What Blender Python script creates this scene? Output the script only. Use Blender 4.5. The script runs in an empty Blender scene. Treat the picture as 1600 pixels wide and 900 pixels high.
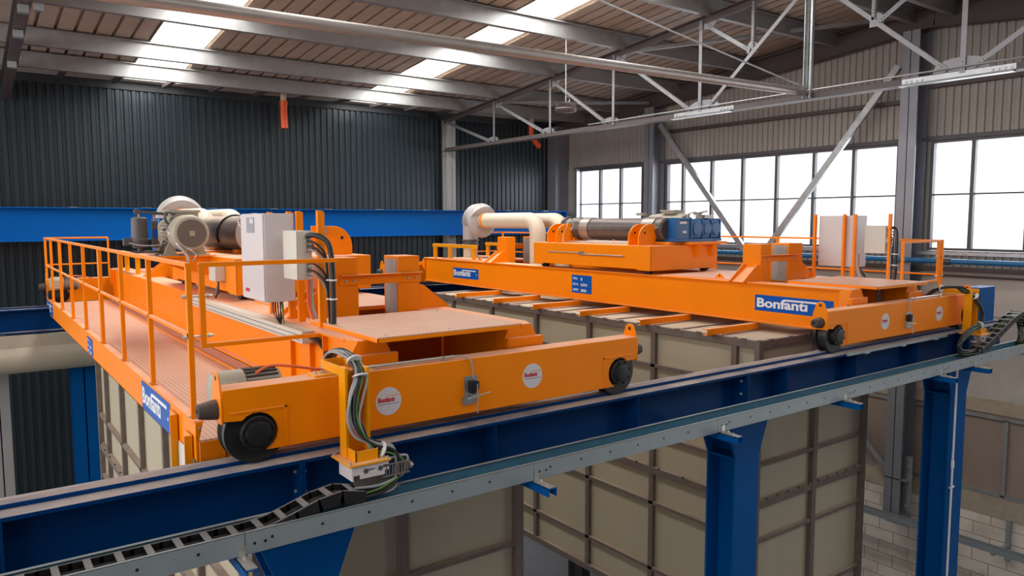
import bpy, bmesh, math, random
from mathutils import Vector, Matrix
random.seed(7)
R = math.radians
SC = bpy.context.scene
COL = SC.collection
LIFT = 8.0                       # the photo's eye is 8 m above the hall floor; everything is authored from eye height

# ------------------------------------------------------------ camera, world, light, exposure
cam_d = bpy.data.cameras.new('camera'); cam = bpy.data.objects.new('camera', cam_d); COL.objects.link(cam)
cam_d.sensor_width = 36; cam_d.lens = 26.508; cam_d.clip_start = .05; cam_d.clip_end = 200
yaw, pitch, roll = R(36.2888), R(5.1126), R(-0.1094)
fwd = Vector((math.sin(yaw)*math.cos(pitch), math.cos(yaw)*math.cos(pitch), -math.sin(pitch)))
rgt = Vector((math.cos(yaw), -math.sin(yaw), 0)); up = rgt.cross(fwd)
r2 = rgt*math.cos(roll)+up*math.sin(roll); u2 = up*math.cos(roll)-rgt*math.sin(roll)
cam.matrix_world = Matrix(((r2.x,u2.x,-fwd.x,0),(r2.y,u2.y,-fwd.y,0),(r2.z,u2.z,-fwd.z,LIFT),(0,0,0,1)))
SC.camera = cam
W = bpy.data.worlds.new('world'); SC.world = W; W.use_nodes = True
bg = W.node_tree.nodes['Background']; bg.inputs[0].default_value = (1,.985,.985,1); bg.inputs[1].default_value = 1.9
SC.view_settings.view_transform = 'Standard'; SC.view_settings.look = 'None'
SC.view_settings.exposure = 0.0; SC.view_settings.gamma = 1; SC.view_settings.use_curve_mapping = False

def area(name, loc, size, sizey, energy, direction, color=(1,1,1)):
    l = bpy.data.lights.new(name, 'AREA'); l.shape = 'RECTANGLE'; l.size = size; l.size_y = sizey; l.energy = energy; l.color = color
    o = bpy.data.objects.new(name, l); COL.objects.link(o); o.location = (loc[0],loc[1],loc[2]+LIFT)
    o.rotation_euler = Vector(direction).to_track_quat('-Z','Y').to_euler()
    return o
# daylight: outside the long window band, over the rooflight strips, plus added fills overhead near the viewer and along the left
area('daylight_windows', (17.4,10.5,1.6), 17, 3.4, 900, (-1,0,-.25), (.93,.96,1))
for i,xx in enumerate((3.7,9.08)):
    area('daylight_rooflight', (xx,12.9,3.87), 1.0, 11.2, 640, (0,-.0945,-1), (1,.98,.95))
area('fill_rear_overhead', (6.5,.3,3.6), 15, 4, 300, (.1,.35,-1), (1,.95,.88))  # added overhead fill
area('fill_left', (-8.6,9,2.0), 16, 3.0, 760, (1,.1,-.16), (1,.97,.93))  # added fill that brightens the girders from the unseen left

# ------------------------------------------------------------ materials
MATS = {}
def nodes(name):
    m = bpy.data.materials.new(name); m.use_nodes = True
    n = m.node_tree.nodes; return m, n, m.node_tree.links, n['Principled BSDF']
def mat(name, col, rough=.5, metal=0, dust=0, dustcol=(.60,.40,.30), var=.12, scale=3.0, bump=0, streak=False, spec=.5, grime=0):
    """paint with gentle tone variation; 'dust' settles on the faces that look up"""
    m, n, l, b = nodes(name)
    b.inputs['Roughness'].default_value = rough; b.inputs['Metallic'].default_value = metal
    b.inputs['Specular IOR Level'].default_value = spec
    tc = n.new('ShaderNodeTexCoord'); nz = n.new('ShaderNodeTexNoise'); nz.inputs['Scale'].default_value = scale; nz.inputs['Detail'].default_value = 6
    mp = n.new('ShaderNodeMapping'); l.new(tc.outputs['Object'], mp.inputs[0]); l.new(mp.outputs[0], nz.inputs[0])
    if streak: mp.inputs['Scale'].default_value = (1,1,.12)
    mx = n.new('ShaderNodeMix'); mx.data_type = 'RGBA'
    mx.inputs['A'].default_value = tuple(c*(1-var) for c in col)+(1,); mx.inputs['B'].default_value = tuple(min(1,c*(1+var)) for c in col)+(1,)
    l.new(nz.outputs[0], mx.inputs['Factor']); out = mx.outputs['Result']
    if grime:
        g = n.new('ShaderNodeTexNoise'); g.inputs['Scale'].default_value = scale*.45; g.inputs['Detail'].default_value = 8; g.inputs['Roughness'].default_value = .7
        l.new(mp.outputs[0], g.inputs[0])
        rp = n.new('ShaderNodeValToRGB'); rp.color_ramp.elements[0].position = .48; rp.color_ramp.elements[1].position = .75
        rp.color_ramp.elements[1].color = (grime,grime,grime,1)
        l.new(g.outputs[0], rp.inputs[0]); m2 = n.new('ShaderNodeMix'); m2.data_type = 'RGBA'
        m2.inputs['B'].default_value = (col[0]*.35, col[1]*.3, col[2]*.25, 1)
        l.new(out, m2.inputs['A']); l.new(rp.outputs[0], m2.inputs['Factor']); out = m2.outputs['Result']
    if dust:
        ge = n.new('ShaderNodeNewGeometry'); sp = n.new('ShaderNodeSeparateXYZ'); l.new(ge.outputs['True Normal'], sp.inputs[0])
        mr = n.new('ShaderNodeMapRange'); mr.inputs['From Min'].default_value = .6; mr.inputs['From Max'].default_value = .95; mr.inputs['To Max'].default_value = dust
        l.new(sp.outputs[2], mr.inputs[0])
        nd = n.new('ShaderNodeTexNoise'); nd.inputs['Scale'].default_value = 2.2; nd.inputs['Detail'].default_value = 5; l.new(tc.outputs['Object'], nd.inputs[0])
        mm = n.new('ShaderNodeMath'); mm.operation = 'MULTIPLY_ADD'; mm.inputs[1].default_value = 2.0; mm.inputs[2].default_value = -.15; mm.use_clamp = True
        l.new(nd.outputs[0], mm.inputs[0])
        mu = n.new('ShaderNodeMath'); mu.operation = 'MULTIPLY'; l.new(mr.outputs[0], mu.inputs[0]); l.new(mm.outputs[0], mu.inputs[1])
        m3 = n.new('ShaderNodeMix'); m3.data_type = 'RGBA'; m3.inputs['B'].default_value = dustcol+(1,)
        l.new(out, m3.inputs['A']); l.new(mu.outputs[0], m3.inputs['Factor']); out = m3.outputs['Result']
        rr = n.new('ShaderNodeMapRange'); rr.inputs['To Min'].default_value = rough; rr.inputs['To Max'].default_value = .85
        l.new(mu.outputs[0], rr.inputs[0]); l.new(rr.outputs[0], b.inputs['Roughness'])
    l.new(out, b.inputs['Base Color'])
    if bump:
        bp = n.new('ShaderNodeBump'); bp.inputs['Strength'].default_value = bump; bp.inputs['Distance'].default_value = .01
        l.new(nz.outputs[0], bp.inputs['Height']); l.new(bp.outputs[0], b.inputs['Normal'])
    MATS[name] = m; return m
ORANGE = mat('orange_paint', (.90,.235,.0), .42, dust=.8, dustcol=(.85,.52,.38), var=.05, spec=.2)
YELLOW = mat('yellow_orange_paint', (.82,.31,.002), .42, dust=.6, dustcol=(.80,.55,.36), var=.05, spec=.2)
BLUE = mat('blue_paint', (.0,.030,.125), .42, dust=1.0, dustcol=(.42,.35,.32), var=.10, spec=.08)
BLUECOL = mat('blue_column_paint', (.0,.078,.285), .5, var=.06, spec=.08)
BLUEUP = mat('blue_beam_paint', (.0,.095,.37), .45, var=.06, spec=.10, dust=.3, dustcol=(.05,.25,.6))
RAIL = mat('rail_steel', (.0,.035,.15), .45, dust=1.0, dustcol=(.36,.29,.26), spec=.1)
GALV = mat('galvanised_steel', (.46,.48,.50), .38, .75, var=.25, scale=9, grime=.25)
TRUSSM = mat('truss_galvanised', (.25,.25,.27), .45, .55, var=.2, scale=7, dust=.5, dustcol=(.5,.42,.38))
DARKST = mat('primed_brown_steel', (.085,.068,.068), .5, .2, var=.2, dust=.5, dustcol=(.32,.25,.22))
PURL = mat('purlin_galvanised', (.36,.36,.36), .42, .55, var=.2, scale=5)
TRAYM = mat('tray_zinc', (.30,.345,.37), .5, .35, var=.12, scale=6, dust=.25, dustcol=(.5,.48,.46))
TRAYIN = mat('tray_reflected_blue', (.06,.17,.25), .5, .2, var=.25, scale=14)  # blue beam's reflection put into the colour of the tray interior
BLACK = mat('black_rubber', (.012,.012,.013), .45, var=.2)
HUB = mat('black_hub', (.007,.007,.008), .5, var=.2)
RUBBER = mat('dusty_rubber', (.06,.045,.04), .75, dust=.5, dustcol=(.3,.22,.18), bump=.3, scale=12)
DGREY = mat('dark_grey_paint', (.08,.075,.075), .5, dust=.4, dustcol=(.3,.25,.22))
MOTOR = mat('motor_grey_beige', (.37,.33,.26), .5, var=.08, dust=.4, dustcol=(.55,.45,.36))
GRILL = mat('motor_grille', (.13,.11,.095), .6, var=.4, scale=60)
GEARB = mat('gearbox_blue', (.004,.085,.26), .4, var=.1)
DRUM = mat('drum_steel', (.10,.085,.08), .42, .5, var=.3, scale=6, streak=False, dust=.35, dustcol=(.35,.28,.25))
DRUMA = mat('drum_dusty', (.13,.10,.08), .5, .3, var=.3, scale=6, dust=1.0, dustcol=(.55,.43,.35))
DRUMR = mat('drum_ring', (.33,.28,.25), .4, .6)
CHAINB = mat('chain_bar', (.23,.22,.22), .5, .2)
ENAM = mat('cabinet_white', (.62,.58,.59), .45, var=.02, dust=.4, dustcol=(.8,.72,.68))
ENAMG = mat('box_light_grey', (.60,.58,.52), .45, var=.02)
CABLEK = mat('black_cable', (.02,.02,.022), .45)
CABLEG = mat('grey_cable', (.32,.32,.34), .5)
CABLEGR = mat('green_cable', (.10,.24,.03), .5)
DUSTY = mat('dusty_flange', (.60,.36,.27), .8, var=.12)
CABLEO = mat('orange_cable', (.75,.14,.04), .5)
TIE = mat('white_tie', (.75,.75,.75), .4)
CHROME = mat('bolt_steel', (.55,.53,.50), .35, .7)
LINER = mat('grey_liner', (.36,.33,.32), .55, .2, var=.35, scale=20, streak=True)
PVCG = mat('grey_plastic_pipe', (.40,.38,.375), .5, dust=.3, dustcol=(.62,.55,.5), var=.05)
PVCB = mat('beige_plastic_pipe', (.60,.51,.40), .5, dust=.3, dustcol=(.72,.6,.5), var=.06)
HOSE = mat('orange_red_plastic', (.80,.10,.02), .35)
TANK = mat('tank_cream', (.43,.375,.27), .55, var=.10, scale=2.0, streak=True, dust=.6, dustcol=(.52,.42,.33))
TANKF = mat('tank_brown_frame', (.15,.115,.095), .65, var=.35, scale=10, dust=.8, dustcol=(.42,.33,.27), bump=.2)
LEGM = mat('leg_black_steel', (.02,.02,.022), .5)
SIGNB = mat('sign_blue', (.0,.085,.42), .4, var=.02, spec=.2)
WHITE = mat('sign_white', (.80,.80,.80), .4, var=.0)
STICK = mat('sticker_white', (.62,.60,.64), .4, var=.04)
REDT = mat('lettering_red', (.55,.01,.03), .5)
LABEL = mat('label_grey', (.30,.30,.32), .5)
BPIPE = mat('blue_pipe', (.01,.15,.36), .35)
WALLD = mat('wall_dark_slate', (.022,.032,.040), .33, .25, var=.15, scale=1.5, streak=True)
WALLB = mat('wall_beige_sheet', (.35,.335,.31), .5, .1, var=.1, scale=2, streak=True)
TRIMD = mat('dark_trim', (.018,.022,.026), .5)
FRAMEM = mat('window_frame_grey', (.09,.085,.095), .5)
ROOFM = mat('roof_sheet_tan', (.38,.305,.245), .55, .05, var=.18, scale=4, grime=.15)
CONC = mat('concrete_smooth', (.62,.57,.52), .8, var=.1, scale=1.2)
CONCR = mat('concrete_rough', (.48,.45,.42), .9, var=.3, scale=1.6, bump=.5, grime=.35)
CONCY = mat('concrete_ochre', (.42,.35,.27), .9, var=.3, scale=3, grime=.3)
PANELB = mat('panel_brown', (.31,.24,.205), .7, var=.2, scale=2.5, streak=True, grime=.5)
COLG = mat('pale_column_grey', (.33,.33,.33), .6, var=.12)
DUCTM = mat('duct_beige', (.36,.32,.25), .55, dust=.5, dustcol=(.42,.37,.30), var=.12)
FLOORM = mat('floor_concrete', (.22,.23,.25), .55, var=.35, scale=.8, grime=.3)
def block_mat():
    m, n, l, b = nodes('block_wall_white'); b.inputs['Roughness'].default_value = .85
    tc = n.new('ShaderNodeTexCoord'); mp = n.new('ShaderNodeMapping'); l.new(tc.outputs['Object'], mp.inputs[0])
    mp.inputs['Rotation'].default_value = (R(90),0,R(90))
    sx = n.new('ShaderNodeSeparateXYZ'); cb = n.new('ShaderNodeCombineXYZ'); l.new(tc.outputs['Object'], sx.inputs[0]); l.new(sx.outputs[1], cb.inputs[0]); l.new(sx.outputs[2], cb.inputs[1])
    br = n.new('ShaderNodeTexBrick'); br.inputs['Scale'].default_value = 1; br.inputs['Brick Width'].default_value = .62; br.inputs['Row Height'].default_value = .26
    br.inputs['Mortar Size'].default_value = .008; br.inputs['Color1'].default_value = (.80,.74,.66,1); br.inputs['Color2'].default_value = (.72,.66,.58,1); br.inputs['Mortar'].default_value = (.30,.24,.19,1)
    l.new(cb.outputs[0], br.inputs[0])
    nz = n.new('ShaderNodeTexNoise'); nz.inputs['Scale'].default_value = 1.5; nz.inputs['Detail'].default_value = 8; l.new(tc.outputs['Object'], nz.inputs[0])
    rp = n.new('ShaderNodeValToRGB'); rp.color_ramp.elements[0].position = .5; rp.color_ramp.elements[1].position = .8; rp.color_ramp.elements[1].color = (.6,.6,.6,1)
    l.new(nz.outputs[0], rp.inputs[0]); mx = n.new('ShaderNodeMix'); mx.data_type = 'RGBA'; mx.inputs['B'].default_value = (.36,.27,.18,1)
    l.new(br.outputs[0], mx.inputs['A']); l.new(rp.outputs[0], mx.inputs['Factor']); l.new(mx.outputs['Result'], b.inputs['Base Color'])
    return m
BLOCK = block_mat()
def checker_mat():
    m, n, l, b = nodes('checker_plate_dusty'); b.inputs['Roughness'].default_value = .62
    tc = n.new('ShaderNodeTexCoord'); sx = n.new('ShaderNodeSeparateXYZ'); l.new(tc.outputs['Object'], sx.inputs[0])
    def wave(a, c, f):
        s1 = n.new('ShaderNodeMath'); s1.operation = 'MULTIPLY'; s1.inputs[1].default_value = a; l.new(sx.outputs[0], s1.inputs[0])
        s2 = n.new('ShaderNodeMath'); s2.operation = 'MULTIPLY_ADD'; s2.inputs[1].default_value = c; l.new(sx.outputs[1], s2.inputs[0]); l.new(s1.outputs[0], s2.inputs[2])
        s3 = n.new('ShaderNodeMath'); s3.operation = 'MULTIPLY'; s3.inputs[1].default_value = f; l.new(s2.outputs[0], s3.inputs[0])
        s4 = n.new('ShaderNodeMath'); s4.operation = 'SINE'; l.new(s3.outputs[0], s4.inputs[0]); return s4
    a, c = wave(1,1,90), wave(1,-1,90)
    mu = n.new('ShaderNodeMath'); mu.operation = 'MULTIPLY'; l.new(a.outputs[0], mu.inputs[0]); l.new(c.outputs[0], mu.inputs[1])
    rp = n.new('ShaderNodeValToRGB'); rp.color_ramp.elements[0].position = .05; rp.color_ramp.elements[1].position = .5; l.new(mu.outputs[0], rp.inputs[0])
    nz = n.new('ShaderNodeTexNoise'); nz.inputs['Scale'].default_value = 2.5; nz.inputs['Detail'].default_value = 7; l.new(tc.outputs['Object'], nz.inputs[0])
    base = n.new('ShaderNodeMix'); base.data_type = 'RGBA'; base.inputs['A'].default_value = (.64,.34,.22,1); base.inputs['B'].default_value = (.78,.49,.37,1); l.new(nz.outputs[0], base.inputs['Factor'])
    mx = n.new('ShaderNodeMix'); mx.data_type = 'RGBA'; mx.inputs['B'].default_value = (.50,.24,.13,1)
    sc = n.new('ShaderNodeMath'); sc.operation = 'MULTIPLY'; sc.inputs[1].default_value = .85; l.new(rp.outputs[0], sc.inputs[0]); l.new(sc.outputs[0], mx.inputs['Factor'])
    l.new(base.outputs['Result'], mx.inputs['A']); l.new(mx.outputs['Result'], b.inputs['Base Color'])
    bp = n.new('ShaderNodeBump'); bp.inputs['Strength'].default_value = .5; bp.inputs['Distance'].default_value = .004; l.new(rp.outputs[0], bp.inputs['Height']); l.new(bp.outputs[0], b.inputs['Normal'])
    return m
CHECK = checker_mat()
def glass_mat(name, tint=(.97,.98,1)):
    m = bpy.data.materials.new(name); m.use_nodes = True; n = m.node_tree.nodes; l = m.node_tree.links; n.clear()
    o = n.new('ShaderNodeOutputMaterial'); t = n.new('ShaderNodeBsdfTransparent'); t.inputs[0].default_value = tint+(1,)
    g = n.new('ShaderNodeBsdfGlossy'); g.inputs['Roughness'].default_value = .15; mx = n.new('ShaderNodeMixShader'); mx.inputs[0].default_value = .06
    l.new(t.outputs[0], mx.inputs[1]); l.new(g.outputs[0], mx.inputs[2]); l.new(mx.outputs[0], o.inputs[0]); return m
GLASS = glass_mat('window_glass'); POLY = glass_mat('rooflight_sheet', (.97,.97,.96))

# ------------------------------------------------------------ mesh builder
IDENT = lambda p: p
class MB:
    T = staticmethod(IDENT)
    def __init__(s): s.v = []; s.f = []
    def add(s, vs, fs):
        o = len(s.v); s.v += [tuple(v) for v in vs]; s.f += [tuple(i+o for i in f) for f in fs]; return s
    def box(s, x0, x1, y0, y1, z0, z1):
        vs = [(x,y,z) for x in (x0,x1) for y in (y0,y1) for z in (z0,z1)]
        return s.add(vs, [(0,1,3,2),(4,6,7,5),(0,4,5,1),(2,3,7,6),(0,2,6,4),(1,5,7,3)])
    def prism(s, poly, ax, a, b):
        """poly in the other two axes (in order), extruded from a to b along ax"""
        def P(u, w, t): return (t,u,w) if ax == 'x' else (u,t,w) if ax == 'y' else (u,w,t)
        n = len(poly); vs = [P(u,w,a) for u,w in poly]+[P(u,w,b) for u,w in poly]
        return s.add(vs, [tuple(range(n)), tuple(range(2*n-1,n-1,-1))]+[(i,(i+1)%n,(i+1)%n+n,i+n) for i in range(n)])
    def frame(s, d):
        d = Vector(d).normalized(); a = Vector((0,0,1)) if abs(d.z) < .9 else Vector((0,1,0))
        u = d.cross(a).normalized(); return u, u.cross(d).normalized()
    def cyl(s, p0, p1, r0, r1=None, n=24, caps=True):
        r1 = r0 if r1 is None else r1; p0 = Vector(p0); p1 = Vector(p1); u, w = s.frame(p1-p0)
        vs = []
        for p, r in ((p0,r0),(p1,r1)):
            vs += [p+u*(r*math.cos(2*math.pi*i/n))+w*(r*math.sin(2*math.pi*i/n)) for i in range(n)]
        fs = [(i,(i+1)%n,(i+1)%n+n,i+n) for i in range(n)]
        if caps: fs += [tuple(range(n-1,-1,-1)), tuple(range(n,2*n))]
        return s.add(vs, fs)
    def lathe(s, p0, d, prof, n=32):
        """prof: (distance along d, radius)"""
        p0 = Vector(p0); d = Vector(d).normalized(); u, w = s.frame(d); vs = []; m = len(prof)
        for t, r in prof: vs += [p0+d*t+u*(r*math.cos(2*math.pi*i/n))+w*(r*math.sin(2*math.pi*i/n)) for i in range(n)]
        fs = [(k*n+i, k*n+(i+1)%n, (k+1)*n+(i+1)%n, (k+1)*n+i) for k in range(m-1) for i in range(n)]
        fs += [tuple(range(n-1,-1,-1)), tuple(range((m-1)*n,m*n))]
        return s.add(vs, fs)
    def tube(s, pts, r, n=8):
        pts = [Vector(p) for p in pts]; vs = []; prev = None; rad = r if isinstance(r, (list,tuple)) else [r]*len(pts)
        for i, p in enumerate(pts):
            d = (pts[min(i+1,len(pts)-1)]-pts[max(i-1,0)]).normalized()
            if prev is None: u, w = s.frame(d)
            else:
                u = (prev-d*prev.dot(d)).normalized(); w = u.cross(d)
            prev = u; r = rad[i]
            vs += [p+u*(r*math.cos(2*math.pi*k/n))+w*(r*math.sin(2*math.pi*k/n)) for k in range(n)]
        m = len(pts); fs = [(k*n+i, k*n+(i+1)%n, (k+1)*n+(i+1)%n, (k+1)*n+i) for k in range(m-1) for i in range(n)]
        fs += [tuple(range(n-1,-1,-1)), tuple(range((m-1)*n,m*n))]
        return s.add(vs, fs)
    def bar(s, p0, p1, w, h, side=(1,0,0)):
        """rectangular bar: w along 'side', h across"""
        p0 = Vector(p0); p1 = Vector(p1); d = (p1-p0).normalized(); a = Vector(side); a = (a-d*a.dot(d)).normalized(); b = a.cross(d)
        vs = [p+a*(w/2*i)+b*(h/2*j) for p in (p0,p1) for i,j in ((-1,-1),(1,-1),(1,1),(-1,1))]
        return s.add(vs, [(3,2,1,0),(4,5,6,7),(0,1,5,4),(1,2,6,5),(2,3,7,6),(3,0,4,7)])
    def ell(s, p0, p1, w, h, t=.008, side=(1,0,0)):
        """angle section: one leg w along side, the other leg h across"""
        p0 = Vector(p0); p1 = Vector(p1); d = (p1-p0).normalized(); a = Vector(side); a = (a-d*a.dot(d)).normalized(); b = a.cross(d)
        s.bar(p0+a*(w/2), p1+a*(w/2), w, t, side); s.bar(p0+b*(h/2), p1+b*(h/2), t, h, side); return s
    def bolt(s, p, d, r=.011, h=.010):
        p = Vector(p); d = Vector(d).normalized(); s.cyl(p-d*.002, p+d*h, r, n=6); return s.cyl(p+d*h, p+d*(h+.006), r*.55, n=6)
    def build(s, name, m, parent=None, bevel=0, smooth=True):
        me = bpy.data.meshes.new(name); T = MB.T
        me.from_pydata([T(v) for v in s.v], [], s.f); me.validate()
        bm = bmesh.new(); bm.from_mesh(me); bmesh.ops.recalc_face_normals(bm, faces=bm.faces); bm.to_mesh(me); bm.free()
        if smooth:
            me.polygons.foreach_set('use_smooth', [True]*len(me.polygons)); me.set_sharp_from_angle(angle=R(38))
        me.materials.append(m)
        o = bpy.data.objects.new(name, me); COL.objects.link(o)
        if parent: o.parent = parent
        if bevel:
            b = o.modifiers.new('bevel','BEVEL'); b.width = bevel; b.segments = 2; b.limit_method = 'ANGLE'; b.angle_limit = R(50)
        return o
    def parts(s, name, m, parent=None, gap=.003, **kw):
        """one object per separate piece"""
        n = len(s.v); root = list(range(n))
        def fd(i):
            while root[i] != i: root[i] = root[root[i]]; i = root[i]
            return i
        for f in s.f:
            a = fd(f[0])
            for i in f[1:]: root[fd(i)] = a
        comp = {}
        for i in range(n): comp.setdefault(fd(i), []).append(i)
        L = [(ids, [min(s.v[i][k] for i in ids)-gap for k in range(3)], [max(s.v[i][k] for i in ids)+gap for k in range(3)]) for ids in comp.values()]
        grp = list(range(len(L)))
        def fg(i):
            while grp[i] != i: i = grp[i]
            return i
        for i in range(len(L)):
            for j in range(i):
                if all(L[i][1][k] <= L[j][2][k] and L[j][1][k] <= L[i][2][k] for k in range(3)): grp[fg(i)] = fg(j)
        where = {}
        for i, (ids, _, _) in enumerate(L):
            for v in ids: where[v] = fg(i)
        out = []
        for g in sorted(set(where.values())):
            ids = [v for v in range(n) if where[v] == g]; mp = {v: k for k, v in enumerate(ids)}
            b = MB(); b.v = [s.v[v] for v in ids]; b.f = [tuple(mp[i] for i in f) for f in s.f if where[f[0]] == g]
            out.append(b.build(name, m, parent, **kw))
        return out[0]
def empty(name):
    o = bpy.data.objects.new(name, None); COL.objects.link(o); o.empty_display_size = .1; return o
def tag(o, label=None, cat=None, group=None, kind=None):
    if label: o['label'] = label
    if cat: o['category'] = cat
    if group: o['group'] = group
    if kind: o['kind'] = kind
    return o
def thing(name, label, cat, group=None): return tag(empty(name), label, cat, group)
def smoothpath(pts, n=6):
    pts = [Vector(p) for p in pts]; out = []
    for i in range(len(pts)-1):
        p0 = pts[max(i-1,0)]; p1 = pts[i]; p2 = pts[i+1]; p3 = pts[min(i+2,len(pts)-1)]
        for k in range(n):
            t = k/n; out.append(.5*((2*p1)+(p2-p0)*t+(2*p0-5*p1+4*p2-p3)*t*t+(3*p1-p0-3*p2+p3)*t**3))
    return out+[pts[-1]]
def text(s, O, U, V, width, height, m, name, parent, bold=.02, depth=.0015, center=False):
    """lettering standing slightly proud of a plate: O lower left corner, U reading direction, V up"""
    c = bpy.data.curves.new('t','FONT'); c.body = s; c.size = 1; c.offset = bold; c.resolution_u = 3
    t = bpy.data.objects.new('t', c); me = bpy.data.meshes.new_from_object(t)
    vs = [v.co.copy() for v in me.vertices]; fs = [tuple(p.vertices) for p in me.polygons]
    bpy.data.objects.remove(t); bpy.data.meshes.remove(me)
    if not vs: return None
    x0 = min(v.x for v in vs); x1 = max(v.x for v in vs); y0 = min(v.y for v in vs); y1 = max(v.y for v in vs)
    U = Vector(U); V = Vector(V); N = U.cross(V); O = Vector(O)
    P = [O+U*((v.x-x0)/(x1-x0)*width)+V*((v.y-y0)/(y1-y0)*height)+N*depth for v in vs]
    save = MB.T; MB.T = staticmethod(IDENT)
    me = bpy.data.meshes.new(name); me.from_pydata(P, [], fs); me.materials.append(m); MB.T = save
    o = bpy.data.objects.new(name, me); COL.objects.link(o); o.parent = parent
    sol = o.modifiers.new('thick','SOLIDIFY'); sol.thickness = .0012; sol.offset = 0
    return o

def roofz(y): return 3.2+.0945*((18.4-y) if y >= 7.3 else (18.4-7.3)-(7.3-y))

# ------------------------------------------------------------ the hall: floor, walls, roof
tag(MB().box(-9,16.6,-8,19.6,-8.2,-8.0).build('floor', FLOORM), 'grey concrete hall floor far below the cranes', kind='structure')
def corr(name, m, axis, a0, a1, off, z0, z1, period=.165, depth=.035, sign=-1, label=''):
    """vertical trapezoid sheeting; z1 may be a function of position"""
    n = int((a1-a0)/period); pr = []
    for i in range(n+1):
        b = a0+i*period
        for t, d in ((0,0),(.30,0),(.42,1),(.88,1),(1.0,0)):
            if b+t*period <= a1 and (t < 1): pr.append((b+t*period, off+sign*depth*d))
    vs = []; k = len(pr)
    zt = z1 if callable(z1) else (lambda q: z1)
    for back in (0,1):
        for q, o in pr:
            o2 = o if not back else off-sign*.06
            for z in (z0, zt(q)): vs.append((q,o2,z) if axis == 'x' else (o2,q,z))
    fs = []
    for i in range(k-1):
        fs += [(2*i,2*i+2,2*i+3,2*i+1), (2*k+2*i,2*k+2*i+1,2*k+2*i+3,2*k+2*i+2), (2*i,2*k+2*i,2*k+2*i+2,2*i+2), (2*i+1,2*i+3,2*k+2*i+3,2*k+2*i+1)]
    fs += [(0,1,2*k+1,2*k), (2*k-2,4*k-2,4*k-1,2*k-1)]
    return tag(MB().add(vs, fs).build(name, m, smooth=False), label, kind='structure')
corr('wall_back', WALLD, 'x', -3, 15.9, 19.0, -8, 3.02, label='dark slate corrugated sheet wall at the far end of the hall')
tag(MB().box(-3,15.9,18.93,19.02,2.92,3.14).build('trim_1', TRIMD, bevel=.01), 'dark flashing along the top of the slate wall', kind='structure')
b = MB()
for k in range(3): b.box(-3,15.9,18.86-.10*k,18.93-.10*k,3.10+.010*k,3.125+.010*k)
b.box(-3,15.9,18.80,19.0,3.145,3.2)
tag(b.build('trim_2', WALLB), 'pale eaves closing strips above the slate wall', kind='structure')
# right wall: sheeting above and beside the window band
XR = 15.9
corr('wall_right', WALLB, 'y', 1.0, 19.0, XR, 1.56, lambda q: roofz(q)-.02, .145, .03, -1, 'beige corrugated sheeting above the window band')
corr('wall_right', WALLB, 'y', 18.03, 19.0, XR, -1.0, 1.56, .145, .03, -1, 'beige corrugated sheeting in the corner beside the windows')
corr('wall_right', WALLB, 'y', 1.0, 18.03, XR, -1.02, -.62, .145, .03, -1, 'beige corrugated sheeting under the window sills')
tag(MB().box(XR,XR+.15,14.4,15.3,-.62,1.56).build('wall_right', WALLB), 'sheeting strip between the two window groups behind the far column', kind='structure')
tag(MB().box(XR,XR+.15,7.36,8.0,-.62,1.56).build('wall_right', WALLB), 'sheeting strip between window groups behind the near column', kind='structure')
tag(MB().box(XR-.02,XR+.3,-2,12.0,-1.85,-1.02).box(XR-.02,XR+.3,12.0,19,-8,-1.02).build('wall_right', CONC), 'smooth pale concrete upstand below the sheeting', kind='structure')
tag(MB().box(XR-.02,XR+.3,-2,12.0,-3.45,-1.86).build('wall_right', CONCR), 'rough grey stained concrete band of the side wall', kind='structure')
tag(MB().box(XR-.03,XR+.3,-2,12.0,-3.72,-3.45).build('wall_right', CONCY), 'ochre stained concrete strip above the brown panels', kind='structure')
tag(MB().box(XR-.0,XR+.3,-2,12.0,-5.3,-3.72).build('wall_right', PANELB), 'stained brown panels low on the side wall', kind='structure')
tag(MB().box(XR-.04,XR+.3,-2,12.0,-5.72,-5.3).build('wall_right', CONCY), 'brown weathered concrete band under the panels', kind='structure')
tag(MB().box(XR-.02,XR+.3,-2,12.0,-8,-5.72).build('wall_right', BLOCK), 'whitewashed block wall at the foot of the side wall', kind='structure')
b = MB(); b.box(XR-.05,XR+.01,-2,12,-3.82,-3.76); b.box(XR-.05,XR+.01,-2,12,-5.32,-5.27)
for yy in (2.8,5.75,8.7,11.6): b.box(XR-.05,XR+.01,yy-.035,yy+.035,-5.3,-3.8)
tag(b.build('trim_3', GALV), 'grey steel frame around the brown wall panels', kind='structure')
tag(MB().box(-6,16.3,-6.3,-6,-8,4.4).build('wall_front_unseen', WALLD), 'unseen dark wall behind the viewer, added to cut the light', kind='structure')  # out of view; put in dark to cut light from behind the viewer
tag(MB().box(-9,-8.8,-6,19,-8,-.2).build('wall_left_unseen', CONC), 'unseen concrete lower wall on the left, height set to block low light', kind='structure')  # out of view; top edge set to keep light off the lower hall
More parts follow.
